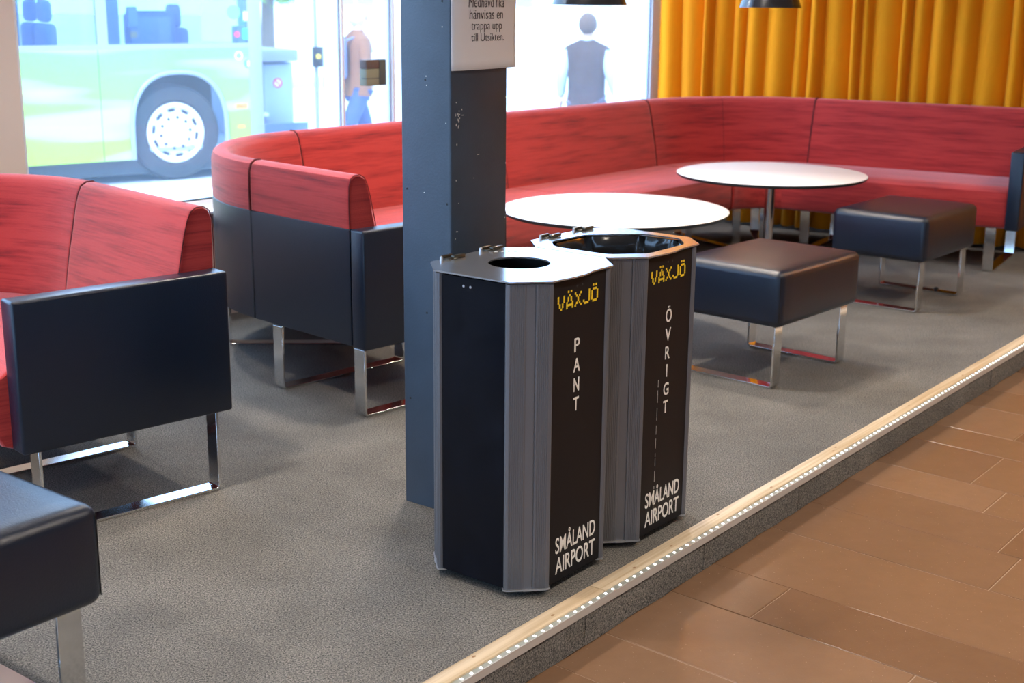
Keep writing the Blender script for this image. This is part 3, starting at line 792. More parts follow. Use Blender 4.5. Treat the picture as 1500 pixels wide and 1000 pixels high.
for _ in range(16): chip(on_right(rc.gauss(.030, .006), rc.gauss(1.168, .020)), e3, n3, rc.uniform(.001, .003), rc.uniform(.0015, .005))
for u, z, a, b in ((.025, 1.09, .002, .004), (.05, 1.17, .008, .0012), (.12, 1.055, .006, .0012), (.022, .99, .002, .003), (.032, .925, .0015, .002), (.245, 1.21, .002, .004), (.247, 1.02, .0015, .003), (.1, .99, .003, .001), (.025, .845, .006, .002), (.018, .825, .002, .002), (.245, .86, .002, .003)):
    chip(on_right(u, z), e3, n3, a, b)
e3l = Vector((pe2.x, pe2.y, 0)); n3l = Vector((-pe1.x, -pe1.y, 0))
for u, z in ((.09, 1.275), (.088, 1.25), (.018, 1.15), (.03, 1.41), (.10, .95)): chip(on_left(u, z), e3l, n3l, .0018, .0018)
# notice: a sheet of paper taped over the right face, bulging a little and standing past the far edge
PZ0, PZ1 = 1.293, 1.59
def sheet_pt(u, z, o=0):
    bulge = .008+.006*math.sin(math.pi*min(max(u/.28, 0), 1))+.003*math.sin(z*17)
    if u < .03: bulge = .001+.007*(u/.03)
    return on_right(u, z, bulge+o)
bm = bmesh.new(); nu, nz = 24, 12; g = []
for i in range(nu+1):
    u = .001+.279*i/nu; g.append([bm.verts.new(sheet_pt(u, PZ0+(PZ1-PZ0)*j/nz+.004*(u-.1))) for j in range(nz+1)])
for i in range(nu):
    for j in range(nz): bm.faces.new((g[i][j], g[i+1][j], g[i+1][j+1], g[i][j+1]))
pn = bm_obj('paper_notice', bm, M['paper'], None, smooth=True)
sm = pn.modifiers.new('thick', 'SOLIDIFY'); sm.thickness = .0008; sm.offset = 0
# re-root at its own base
base = on_right(.14, PZ0, .01); pn.data.transform(Matrix.Translation(-base)); pn.location = base
tag(pn, 'white paper notice with printed text taped to the dark pillar', 'notice')
for s_, x0, x1, zb in (('Medhavd fika', .062, .220, 1.462), ('hänvisas en', .067, .215, 1.430), ('trappa upp', .075, .212, 1.394), ('till Utsikten.', .075, .222, 1.3705)):
    z1_ = zb+{'M': .0275, 'h': .0265, 't': .024}[s_[0]]
    if s_.startswith('till'): z1_ = zb+.0215
    if s_.startswith('trappa'): z1_ = zb+.0255
    t = text_obj('printed_line', s_, M['ink'], None, (0, 0, 0), (1, 0, 0), (0, 1, 0), x0, x1, zb, z1_, thick=.0006, bold=-.008)
    for v in t.data.vertices:
        u, z, h = v.co.x, v.co.y, v.co.z; v.co = sheet_pt(u, z, .0010+h)
    t.data.transform(Matrix.Translation(-base)); t.parent = pn
# ------------------------------------------------------------------ bins
HB = .826
def octo(Wx, Dy, c): return [(-Wx+c, -Dy), (Wx-c, -Dy), (Wx, -Dy+c), (Wx, Dy-c), (Wx-c, Dy), (-Wx+c, Dy), (-Wx, Dy-c), (-Wx, -Dy+c)]
BW, BD, BC = .201, .187, .075
PIX = {'V': ['10001', '10001', '10001', '01010', '01010', '00100'], 'A': ['00100', '01010', '01010', '10001', '11111', '10001'],
       'X': ['10001', '01010', '00100', '00100', '01010', '10001'], 'J': ['00001', '00001', '00001', '00001', '10001', '01110'],
       'O': ['01110', '10001', '10001', '10001', '10001', '01110']}
def post(parent, a, b):
    """corner extrusion on the chamfer a-b: ribbed bands either side of a flat recessed strip"""
    a = Vector(a); b = Vector(b); d = (b-a); L = d.length; d.normalize(); out = Vector((d.y, -d.x))
    if out.dot((a+b)/2) < 0: out = -out
    prof = [(-.006, -.004), (-.004, .002)]
    def ribs(t0, t1, n):
        r = []
        for i in range(n):
            x = t0+(t1-t0)*i/n; w_ = (t1-t0)/n
            r += [(x+w_*.15, .0040), (x+w_*.7, .0040), (x+w_*.78, .0028), (x+w_*.97, .0028)]
        return r
    prof += ribs(.002, L*.40, 8)
    prof += [(L*.42, .0018), (L*.62, .0018), (L*.625, .0002), (L*.64, .0002), (L*.645, .0036)]
    prof += ribs(L*.66, L-.002, 7)
    prof += [(L+.004, .002), (L+.006, -.004)]
    poly = [a+d*t+out*o for t, o in prof]
    poly += [b+d*.004-out*.022, a-d*.004-out*.022]
    p = prism('corner_post', [(q.x, q.y) for q in poly], .024, HB-.006, M['alu'], parent, local=True)
    foot = [a-d*.008-out*.02, a-d*.008+out*.001, a+d*.002+out*.006, a+d*L*.4+out*.0065, a+d*L*.42+out*.008, a+d*L*.62+out*.008, a+d*L*.64+out*.0065, b-d*.002+out*.006, b+d*.008+out*.001, b+d*.008-out*.02]
    prism('foot_plate', [(q.x, q.y) for q in foot], .019, .0235, M['alu_light'], parent, local=True)
def rounded(poly, r, n=5):
    out = []; N_ = len(poly)
    for i in range(N_):
        p0, p1, p2 = Vector(poly[i-1]), Vector(poly[i]), Vector(poly[(i+1) % N_])
        a = (p0-p1).normalized()*r; b = (p2-p1).normalized()*r
        for k in range(n+1):
            t = k/n; out.append(tuple(p1+a*(1-t)**2+b*t**2))
    return out
def plate_with_hole(name, outer, hole, z0, z1, m, parent):
    bm = bmesh.new()
    def loop(pts, z): 
        vs = [bm.verts.new((x, y, z)) for x, y in pts]; es = [bm.edges.new((vs[i], vs[(i+1) % len(vs)])) for i in range(len(vs))]; return vs, es
    o, oe = loop(outer, z1); h, he = loop(hole, z1)
    bmesh.ops.triangle_fill(bm, use_beauty=True, use_dissolve=False, edges=oe+he)
    top = list(bm.faces)
    r = bmesh.ops.extrude_face_region(bm, geom=top)
    bmesh.ops.translate(bm, verts=[v for v in r['geom'] if isinstance(v, bmesh.types.BMVert)], vec=(0, 0, z0-z1))
    return bm_obj(name, bm, m, parent, local=True)
def bin_(label, cx, cy, yaw, word, zs, wx, hole_kind):
    t = thing('litter_bin', label, 'bin', (cx, cy, 0), yaw, 'tall octagonal sorting bins')
    V = octo(BW, BD, BC)
    for i, j in ((7, 0), (1, 2), (3, 4), (5, 6)): post(t, V[i], V[j])
    ins = .003
    def panel(name, x0, x1, y0, y1, m): return prism(name, [(x0, y0), (x1, y0), (x1, y1), (x0, y1)], .024, HB-.008, m, t, local=True)
    fp = panel('front_panel', -BW+BC+.0045, BW-BC-.0045, -BD+ins, -BD+ins+.012, M['bin_front'])
    panel('side_panel', -BW+ins, -BW+ins+.012, -BD+BC+.0045, BD-BC-.0045, M['bin_black'])
    panel('side_panel', BW-ins-.012, BW-ins, -BD+BC+.0045, BD-BC-.0045, M['bin_black'])
    panel('back_panel', -BW+BC+.0045, BW-BC-.0045, BD-ins-.012, BD-ins, M['bin_black'])
    prism('base', octo(BW-.015, BD-.015, BC-.004), .018, .03, M['void'], t, local=True)
    for x, y in ((-.13, -.12), (.13, -.12), (.13, .12), (-.13, .12)):
        lathe('foot', [(0, .018), (.018, .018), (.018, .001), (0, .001)], M['black_p'], t, 14, T=Matrix.Translation((x, y, 0)), local=True)
    # lid plate: octagon with a wavy finger lip on the front edge
    Lx, Ly, Lc = BW+.006, BD+.008, BC
    out = []
    oc = octo(Lx, Ly, Lc)
    for i, p in enumerate(oc):
        out.append(p)
        if i == 0: out += [(-Lx+Lc+.02, -Ly-.001), (-.07, -Ly-.007), (-.035, -Ly-.009), (.0, -Ly-.009), (.035, -Ly-.001), (.045, -Ly+.001)]
    if hole_kind == 'round':
        hole = [(.004+.0805*math.cos(2*math.pi*k/64), .010+.0805*math.sin(2*math.pi*k/64)) for k in range(64)]
    else:
        hole = rounded([(-.085, -.168), (.100, -.168), (.170, -.110), (.170, .010), (.150, .030), (.045, .132), (-.11, .140), (-.168, .085), (-.168, -.09)], .022)
    lid = plate_with_hole('lid', out, hole, HB-.0025, HB+.0015, M['lid'], t)
    # hinges on the back edge
    for hx in (-.058, .105):
        h = boxo('hinge', (hx-.012, Ly-.002, HB+.007), (.042, .011, .008), M['hinge'], t, bevel=.0025, local=True)
        bm = bmesh.new(); add_box(bm, (hx+.012, Ly-.022, HB+.0065), (.048, .013, .009), None, .003)
        add_box(bm, (hx, Ly-.012, HB+.003), (.05, .02, .003), None, .001)
        bm_obj('leaf', bm, M['hinge'], h, local=True, auto=True)
        lathe('rivet', [(0, .011), (.004, .009), (.0045, 0)], M['alu_light'], h, 12, T=Matrix.Translation((hx-.042, Ly-.010, HB+.0015)), local=True)
    # inner wall below the hole (dark) so that one looks into a real cavity
    if hole_kind == 'round':
        lathe('inner_bin', [(.155, HB-.01), (.15, .06), (0, .06)], M['void'], t, 32, local=True)
    # two small screws under the lid on front and side
    for x in (-.012, .010):
        lathe('screw', [(0, .0012), (.003, .001), (.0036, 0)], M['screw'], t, 8, T=Matrix.Translation((x, -BD+ins, HB-.03)) @ Matrix.Rotation(math.pi/2, 4, 'X'), local=True)
        lathe('screw', [(0, .0012), (.003, .001), (.0036, 0)], M['alu_light'], t, 8, T=Matrix.Translation((-BW+ins, .02+x, HB-.03)) @ Matrix.Rotation(-math.pi/2, 4, 'Y'), local=True)
    # lettering on the front panel
    T = Matrix.LocRotScale(t.location, t.rotation_euler, (1, 1, 1))
    O = T @ Vector((0, -BD+ins, 0)); ex = (T.to_3x3() @ Vector((1, 0, 0))); ez = Vector((0, 0, 1))
    bm = bmesh.new(); px = .0061; x = -.096; y0 = .7435
    for chx, uml in (('V', 0), ('A', 1), ('X', 0), ('J', 0), ('O', 1)):
        for r_, row in enumerate(PIX[chx]):
            for c_, v in enumerate(row):
                if v == '1': add_box(bm, (x+(c_+.5)*px, -BD+ins-.0004, y0+(5-r_+.5)*px), (px*.93, .0008, px*.93))
        if uml:
            for c_ in (1, 3): add_box(bm, (x+(c_+.5)*px, -BD+ins-.0004, y0+7.1*px), (px*.93, .0008, px*.93))
        x += 6*px
    bm_obj('yellow_lettering', bm, M['yellow_print'], fp, local=True)
    for ch_, z in zip(word, zs):
        hh = .036; ww = {'I': .0045, 'V': .029, 'A': .029, 'G': .027, 'Ö': .030}.get(ch_, .024)
        top = z+hh/2+(.010 if ch_ == 'Ö' else 0)
        text_obj('letter', ch_, M['white_print'], fp, O, ex, ez, wx-ww/2, wx+ww/2, z-hh/2, top, bold=.012)
    text_obj('lettering', 'SMÅLAND', M['white_print'], fp, O, ex, ez, -.087, .094, .1005, .158, bold=.009)
    text_obj('lettering', 'AIRPORT', M['white_print'], fp, O, ex, ez, -.086, .094, .044, .089, bold=.009)
    # worn, unreadable row of lettering on the lid, near the hinges
    bm = bmesh.new(); n = 9; 
    for i in range(n):
        u = i/(n-1); x_, y_ = .085+(.185-.085)*u, .150+(.050-.150)*u
        add_box(bm, (x_, y_, HB+.0018), (.006 if i % 3 else .009, .003, .0006), Matrix.Rotation(-.78+.2*math.sin(i*2.1), 4, 'Z'))
    bm_obj('worn_print', bm, M['white_print'], lid, local=True)
    return t
P_ = [.6435, .591, .5395, .488]
bin_('front bin with a round hole in its lid, marked PANT', .0226, 3.4407, D2(52.69), 'PANT', P_, -.008, 'round')
b2 = bin_('rear bin, open topped with a black bag inside, marked ÖVRIGT', .2851, 3.7662, D2(52.16), 'ÖVRIGT', [.643, .590, .538, .486, .433, .381], .002, 'open')
# the scratch running down the second bin's front
T = Matrix.LocRotScale(b2.location, b2.rotation_euler, (1, 1, 1))
rs = random.Random(9); bm = bmesh.new(); x = -.04
z = .47
while z > .10:
    l = rs.uniform(.006, .05); x += rs.uniform(-.0008, .0006)
    add_box(bm, (x, -BD+.003-.0003, z-l/2), (.0009, .0005, l*.8)); z -= l+rs.uniform(0, .012)
bm_obj('scratch', bm, M['chip'], b2, local=True)
# plastic bag inside bin 2, top-level thing
def bag():
    bm = bmesh.new(); rb = random.Random(4); n = 72; rings = []
    ring0 = rounded([(-.092, -.160), (.098, -.160), (.160, -.106), (.160, .012), (.045, .125), (-.11, .130), (-.158, .083), (-.158, -.088)], .022, 7)
    m = len(ring0)
    for k, (z, sc) in enumerate(((HB-.004, 1.0), (HB-.02, .985), (HB-.05, .95), (HB-.09, .93), (HB-.15, .9), (HB-.25, .86), (HB-.4, .8), (HB-.55, .7), (HB-.62, .4))):
        ring = []
        for i, (x, y) in enumerate(ring0):
            a = 0 if k == 0 else .012*math.sin(i*1.9+k*.7)*rb.uniform(.3, 1)+.008*math.sin(i*.7+k*1.3)
            f = sc+a/.16*(0 if k == 0 else 1)
            ring.append(bm.verts.new((x*f, y*f, z+(rb.uniform(-.006, .006) if k else 0))))
        rings.append(ring)
    c = bm.verts.new((0, 0, HB-.64))
    for a, b in zip(rings, rings[1:]):
        for i in range(m): bm.faces.new((a[i], a[(i+1) % m], b[(i+1) % m], b[i]))
    for i in range(m): bm.faces.new((rings[-1][i], rings[-1][(i+1) % m], c))
    # the knotted fold showing at the left corner of the opening
    o = bm_obj('bin_bag', bm, M['bag'], None, smooth=True)
    o.location = b2.location; o.rotation_euler = b2.rotation_euler
    tag(o, 'shiny black plastic bag lining the open rear bin', 'bag')
bag()

# ------------------------------------------------------------------ outside: ground, bus, people, posts, buildings
def quad(name, pts, z0, z1, m): o = prism(name, pts, z0, z1, m); return o
outp = [Vector((-70, -60)), Vector((90, -60)), Vector((90, 110)), Vector((-70, 110))]
gr = prism('pavement', [(p.x, p.y) for p in outp], GZ-.2, GZ, M['asphalt']); tag(gr, kind='structure')
BA = D2(35); HUB = Vector((-3.395, 13.85))
bus = thing('bus', 'pale green and white city bus parked outside the window, front door open', 'bus', (HUB.x, HUB.y, GZ), BA)
zo = -GZ
def bb(name, x0, x1, y0, y1, z0, z1, m, parent=bus, bevel=0):
    """box in bus coordinates: x to the front, y into the bus, z over the ground (world z + .38)"""
    return boxo(name, ((x0+x1)/2, (y0+y1)/2, (z0+z1)/2), (x1-x0, y1-y0, z1-z0), m, parent, bevel=bevel, local=True)
def wz(z): return z-GZ
# side panel with wheel arch: polygon in x,z extruded in y
def side_poly(name, pts, y0, y1, m, parent=bus, bevel=0):
    bm = bmesh.new(); a = [bm.verts.new((x, y0, z)) for x, z in pts]; b = [bm.verts.new((x, y1, z)) for x, z in pts]; n = len(pts)
    bm.faces.new(a); bm.faces.new(b[::-1])
    for i in range(n): bm.faces.new((a[i], b[i], b[(i+1) % n], a[(i+1) % n]))
    if bevel: bmesh.ops.bevel(bm, geom=list(bm.edges), offset=bevel, segments=2, affect='EDGES')
    return bm_obj(name, bm, m, parent, local=True, auto=bevel > 0)
AX, AH = .027, .495
arch = [(AX+AH*math.copysign(abs(math.cos(t))**.8, math.cos(t)), wz(.10)+.605*abs(math.sin(t))**.8) for t in [math.pi*i/24 for i in range(25)]]   # front to rear
top = wz(.935); bot = wz(-.14)
body = [(-.765, bot), (-.765, top), (.82, top), (.82, bot), (AX+AH, bot)]+arch+[(AX-AH, bot)]
side_poly('side_panel', body, 0, .03, M['bus_green'])
side_poly('side_panel', [(-2.6, bot), (-2.6, top), (-.772, top), (-.772, bot)], 0, .03, M['bus_green'])
side_poly('side_panel', [(-7.5, bot), (-7.5, top), (-2.607, top), (-2.607, bot)], 0, .03, M['bus_green'])
tube('arch_lip', [(AX+AH, -.012, bot)]+[(x, -.012, z) for x, z in arch]+[(AX-AH, -.012, bot)], .022, M['bus_trim'], bus, 6, local=True)
bb('wheel_well', AX-AH-.02, AX+AH+.02, .40, .44, wz(-.14), wz(.75), M['bus_dark'])
bb('underbody', -7.4, 1.55, .12, 2.3, wz(-.30), wz(-.10), M['bus_dark'])
bb('door_sill', .84, 1.66, .02, .5, wz(-.22), wz(-.12), M['bus_grey'])
RX = Matrix.Rotation(math.pi/2, 4, 'X')
def wheel(x, y):
    T = Matrix.Translation((x, y, wz(.10))) @ RX
    t = lathe('wheel', [(.30, .02), (.33, .05), (.40, .055), (.455, .04), (.478, .0), (.48, -.06), (.48, -.20), (.455, -.235), (.33, -.24)], M['tyre'], bus, 48, T=T, local=True)
    rim = lathe('rim', [(0, .045), (.05, .047), (.07, .040), (.16, .036), (.20, .022), (.245, .020), (.262, .045), (.285, .05), (.30, .045), (.305, .02), (.30, -.1)], M['rim'], t, 48, T=T, local=True)
    bm = bmesh.new()
    for k in range(10):
        a = 2*math.pi*k/10+.15
        add_lathe(bm, [(0, .006), (.016, .005), (.018, -.006)], 10, T @ Matrix.Translation((.155*math.cos(a), .155*math.sin(a), .037)))
        Rk = T @ Matrix.Rotation(a+.3, 4, 'Z') @ Matrix.Translation((.228, 0, .023))
        r = bmesh.ops.create_cube(bm, size=1); bmesh.ops.transform(bm, matrix=Rk @ Matrix.Diagonal((.028, .075, .008, 1)), verts=r['verts'])
    bm_obj('wheel_holes', bm, M['dark_hole'], rim, local=True)
    lathe('hub_cap', [(0, .060), (.035, .058), (.045, .045)], M['rim'], rim, 24, T=T, local=True)
wheel(0, .10)
# window band
bb('window_frame', -7.5, .82, .0, .03, wz(.935), wz(.985), M['bus_grey'])
for a, b in ((-3.3, -3.2), (-.765, -.66), (-2.2, -2.14)): bb('window_pillar', a, b, .0, .04, wz(.985), wz(2.0), M['bus_grey'])
for a, b in ((-7.5, -3.3), (-3.2, -2.2), (-2.14, -.765), (-.66, .80)): bb('window_pane', a, b, .012, .016, wz(.985), wz(2.0), M['bus_glass'])
bb('door_post', .80, .95, -.01, .06, wz(-.12), wz(2.0), M['bus_grey'], bevel=.012)
bb('roof', -7.5, 1.8, .0, 2.4, wz(2.0), wz(2.3), M['white'], bevel=.05)
bb('floor', -7.4, 1.7, .06, 2.38, wz(-.08), wz(-.04), M['bus_inner'])
bb('far_side_panel', -7.5, 1.8, 2.36, 2.4, wz(-.14), wz(.80), M['bus_inner'])
for a in (-5.4, -3.3, -1.4, .2, 1.75): bb('far_pillar', a, a+.08, 2.36, 2.4, wz(.8), wz(2.0), M['bus_inner'])
# interior: partition by the driver, seats with headrests, dash
pt = side_poly('partition', [(-.37, wz(.96)), (-.37, wz(1.25)), (-.33, wz(1.30)), (.10, wz(1.30)), (.145, wz(1.25)), (.145, wz(.96))], .30, .36, M['bus_inner_d'])
side_poly('partition_panel', [(-.32, wz(.985)), (-.32, wz(1.24)), (.095, wz(1.24)), (.095, wz(.985))], .285, .30, M['bus_inner'], pt)
bb('ticket_reader', -.37, -.28, .20, .28, wz(1.14), wz(1.34), M['bus_inner'], bevel=.01)
bb('reader_screen', -.36, -.29, .195, .20, wz(1.04), wz(1.10), M['orange2'])
bb('partition_side', -.62, -.42, .4, .45, wz(.2), wz(1.45), M['bus_inner'], bevel=.01)
for i in range(4):
    x = -1.15-.0-.75*i
    for yy in (.35, .82):
        bb('seat_back', x-.06, x+.06, yy-.2, yy+.2, wz(.45), wz(1.18), M['seat_blue'], bevel=.045)
        s_ = bb('headrest', x-.05, x+.05, yy-.12, yy+.12, wz(1.19), wz(1.40), M['seat_blue'], bevel=.045)
bb('driver_seat', .30, .46, .7, 1.15, wz(.3), wz(1.12), M['bus_inner_d'], bevel=.05)
bb('driver_headrest', .32, .42, .8, 1.05, wz(1.12), wz(1.36), M['bus_inner_d'], bevel=.04)
bb('dashboard', .955, 1.66, .75, 1.6, wz(-.04), wz(.74), M['bus_inner'], bevel=.02)
bb('dashboard_cabinet', .96, 1.26, .70, .75, wz(.22), wz(.70), M['bus_inner'], bevel=.01)
bb('dashboard_cabinet', 1.28, 1.60, .70, .75, wz(.02), wz(.72), M['bus_inner'], bevel=.01)
bb('ledge', .95, 1.28, .60, .74, wz(.17), wz(.205), M['white'])
bb('step_riser', .95, 1.68, .45, .50, wz(-.2), wz(.10), M['bus_inner_d'])
bb('dash_top', .96, 1.66, .6, 1.5, wz(.755), wz(.88), M['bus_grey'], bevel=.02)
bb('dash_box', 1.03, 1.16, .8, .95, wz(.885), wz(1.13), M['bus_inner'], bevel=.02)
tube('handrail', [(1.62, .10, wz(-.1)), (1.62, .10, wz(1.95))], .022, M['bus_grey'], bus, 8, local=True)
bb('ticket_validator', 1.565, 1.665, .02, .09, wz(.72), wz(.93), M['black_p'], bevel=.012)
lathe('validator_button', [(0, .006), (.026, .004), (.028, 0)], M['yellow'], bus, 16, T=Matrix.Translation((1.61, .02, wz(.83))) @ RX, local=True)
def sticker(x, z, r, m, hx=None, hz=None, name='sticker', y=-.001):
    if hx: return bb(name, x-hx, x+hx, y-.002, y+.001, wz(z)-hz, wz(z)+hz, m)
    return lathe(name, [(0, .002), (r, .002), (r, 0)], m, bus, 24, T=Matrix.Translation((x, y+.001, wz(z))) @ RX, local=True)
sticker(.70, .345, 0, M['orange'], .065, .024, 'side_marker'); sticker(.69, .135, 0, M['orange2'], .038, .016, 'side_marker')
bm = bmesh.new(); add_lathe(bm, [(.030, 0), (.030, .003), (.046, .003), (.046, 0)], 20, Matrix.Translation((.69, .001, wz(.855))) @ RX); bm_obj('ring_sticker', bm, M['white'], bus, local=True)
sticker(.79, .775, .045, M['blue']); sticker(.79, .775, 0, M['white'], .012, .03, y=-.004)
sticker(.68, 1.07, .032, M['red']); sticker(.785, 1.075, 0, M['teal'], .045, .055); sticker(.785, 1.25, 0, M['white'], .03, .045); sticker(.65, 1.29, .07, M['green'])
sn = sticker(1.445, .52, .055, M['white'], y=.698)
bm = bmesh.new(); add_lathe(bm, [(.038, 0), (.038, .004), (.055, .004), (.055, 0)], 20, Matrix.Translation((1.445, .697, wz(.52))) @ RX)
add_box(bm, (1.445, .694, wz(.52)), (.085, .003, .014), Matrix.Rotation(D2(45), 4, 'Y')); bm_obj('prohibition_sign', bm, M['red'], bus, local=True)
bb('green_screen', 1.30, 1.47, 1.3, 1.33, wz(1.12), wz(1.25), M['green']); bb('red_poster', 1.36, 1.5, 1.25, 1.28, wz(.86), wz(1.10), M['red'])
bb('front_pillar', 1.70, 1.80, -.01, .1, wz(-.14), wz(2.0), M['bus_grey'], bevel=.01)
tag(bus, 'pale green and white city bus parked outside the window, front door open', 'bus')

# kerb line by the bus
k0 = HUB+V2(BA)*(-9)-Vector((-math.sin(BA), math.cos(BA)))*.75
k1 = HUB+V2(BA)*12-Vector((-math.sin(BA), math.cos(BA)))*.75; kn = -Vector((-math.sin(BA), math.cos(BA)))*.3
tag(prism('trim_4', [(k0.x, k0.y), (k1.x, k1.y), (k1.x+kn.x, k1.y+kn.y), (k0.x+kn.x, k0.y+kn.y)], GZ-.05, GZ+.02, M['kerb']), kind='structure')

# pale post just outside the right end of the window
pp = thing('outdoor_post', 'pale blue square post outside the right end of the window', 'post', (1.02, 12.3, GZ))
boxo('shaft', (0, 0, 1.6), (.175, .175, 3.2), M['post'], pp, rotz=D2(5), bevel=.01, local=True)
boxo('foot', (0, 0, .02), (.26, .26, .04), M['post'], pp, rotz=D2(5), bevel=.005, local=True)
boxo('sensor_box', (.07, -.12, 1.86), (.05, .06, .1), M['bus_grey'], pp, bevel=.01, local=True)

# distant white building with pale windows
bd = thing('white_building', 'white building far across the forecourt, pale windows', 'building', (6.0, 52.0, GZ), D2(-4))
boxo('wall', (0, 3, 4), (36, 6, 8), M['bldg'], bd, local=True)
for zz in (1.2, 4.2):
    for i in range(11): 
        f = boxo('window', (-15+3*i, -.03, zz+.9), (1.3, .1, 1.4), M['bldg_win'], bd, local=True)
        boxo('glazing_bar', (-15+3*i, -.1, zz+.9), (.08, .06, 1.4), M['bldg'], f, local=True)
boxo('roof_edge', (0, 2.9, 8.1), (36.6, 6.6, .25), M['bldg'], bd, local=True)

# trees beyond the bus, seen through its windows
def tree(x, y, h, r, label):
    t = thing('street_tree', label, 'tree', (x, y, GZ))
    rt = random.Random(int(x*100)); 
    tube('trunk', [(0, 0, 0), (.05, 0, h*.4), (0, .05, h*.7)], [.16, .12, .06], M['bark'], t, 10, local=True)
    for k in range(4):
        a = k*1.6; tube('branch', [(.03, 0, h*.38+.15*k), (r*.5*math.cos(a), r*.5*math.sin(a), h*.62), (r*.7*math.cos(a), r*.7*math.sin(a), h*.75)], [.06, .04, .015], M['bark'], t, 6, local=True)
    bm = bmesh.new()
    for _ in range(2600):
        a = rt.uniform(0, 2*math.pi); b = math.acos(rt.uniform(-1, 1)); q = r*rt.uniform(.35, 1)**.5
        c = Vector((q*math.cos(a)*math.sin(b), q*math.sin(a)*math.sin(b), h*.68+q*.8*math.cos(b)))
        d = Vector((rt.gauss(0, 1), rt.gauss(0, 1), rt.gauss(0, 1))).normalized(); e = d.orthogonal().normalized(); l = rt.uniform(.10, .17)
        v = [bm.verts.new(c+d*l), bm.verts.new(c+e*l*.4), bm.verts.new(c-d*l), bm.verts.new(c-e*l*.4)]; bm.faces.new(v)
    me = bpy.data.meshes.new('foliage'); bm.to_mesh(me); bm.free()
    o = link_mesh('foliage', me, M['leaf'], t, local=True); o['kind'] = 'stuff'
tree(-9.4, 26, 4.6, 1.9, 'leafy green tree beyond the bus, seen through its rear windows')
tree(-4.9, 27.5, 4.4, 1.7, 'leafy green tree beyond the bus, seen through the pane over its wheel')

# ------------------------------------------------------------------ people
def skin_mesh(name, joints, bones, m, parent, sub=2, root=0):
    me = bpy.data.meshes.new(name); me.from_pydata([j[0] for j in joints], bones, [])
    o = bpy.data.objects.new(name, me); COL.objects.link(o)
    sk = o.modifiers.new('skin', 'SKIN'); sk.use_smooth_shade = True
    for v, j in zip(me.skin_vertices[0].data, joints):
        r = j[1]; v.radius = r if isinstance(r, tuple) else (r, r); v.use_root = False
    me.skin_vertices[0].data[root].use_root = True
    ss = o.modifiers.new('sub', 'SUBSURF'); ss.levels = sub; ss.render_levels = sub
    dg = bpy.context.evaluated_depsgraph_get(); new = bpy.data.meshes.new_from_object(o.evaluated_get(dg))
    bpy.data.objects.remove(o); new.name = name; new.materials.clear(); new.materials.append(m)
    ob = bpy.data.objects.new(name, new); COL.objects.link(ob); ob.parent = parent
    for p in new.polygons: p.use_smooth = True
    return ob
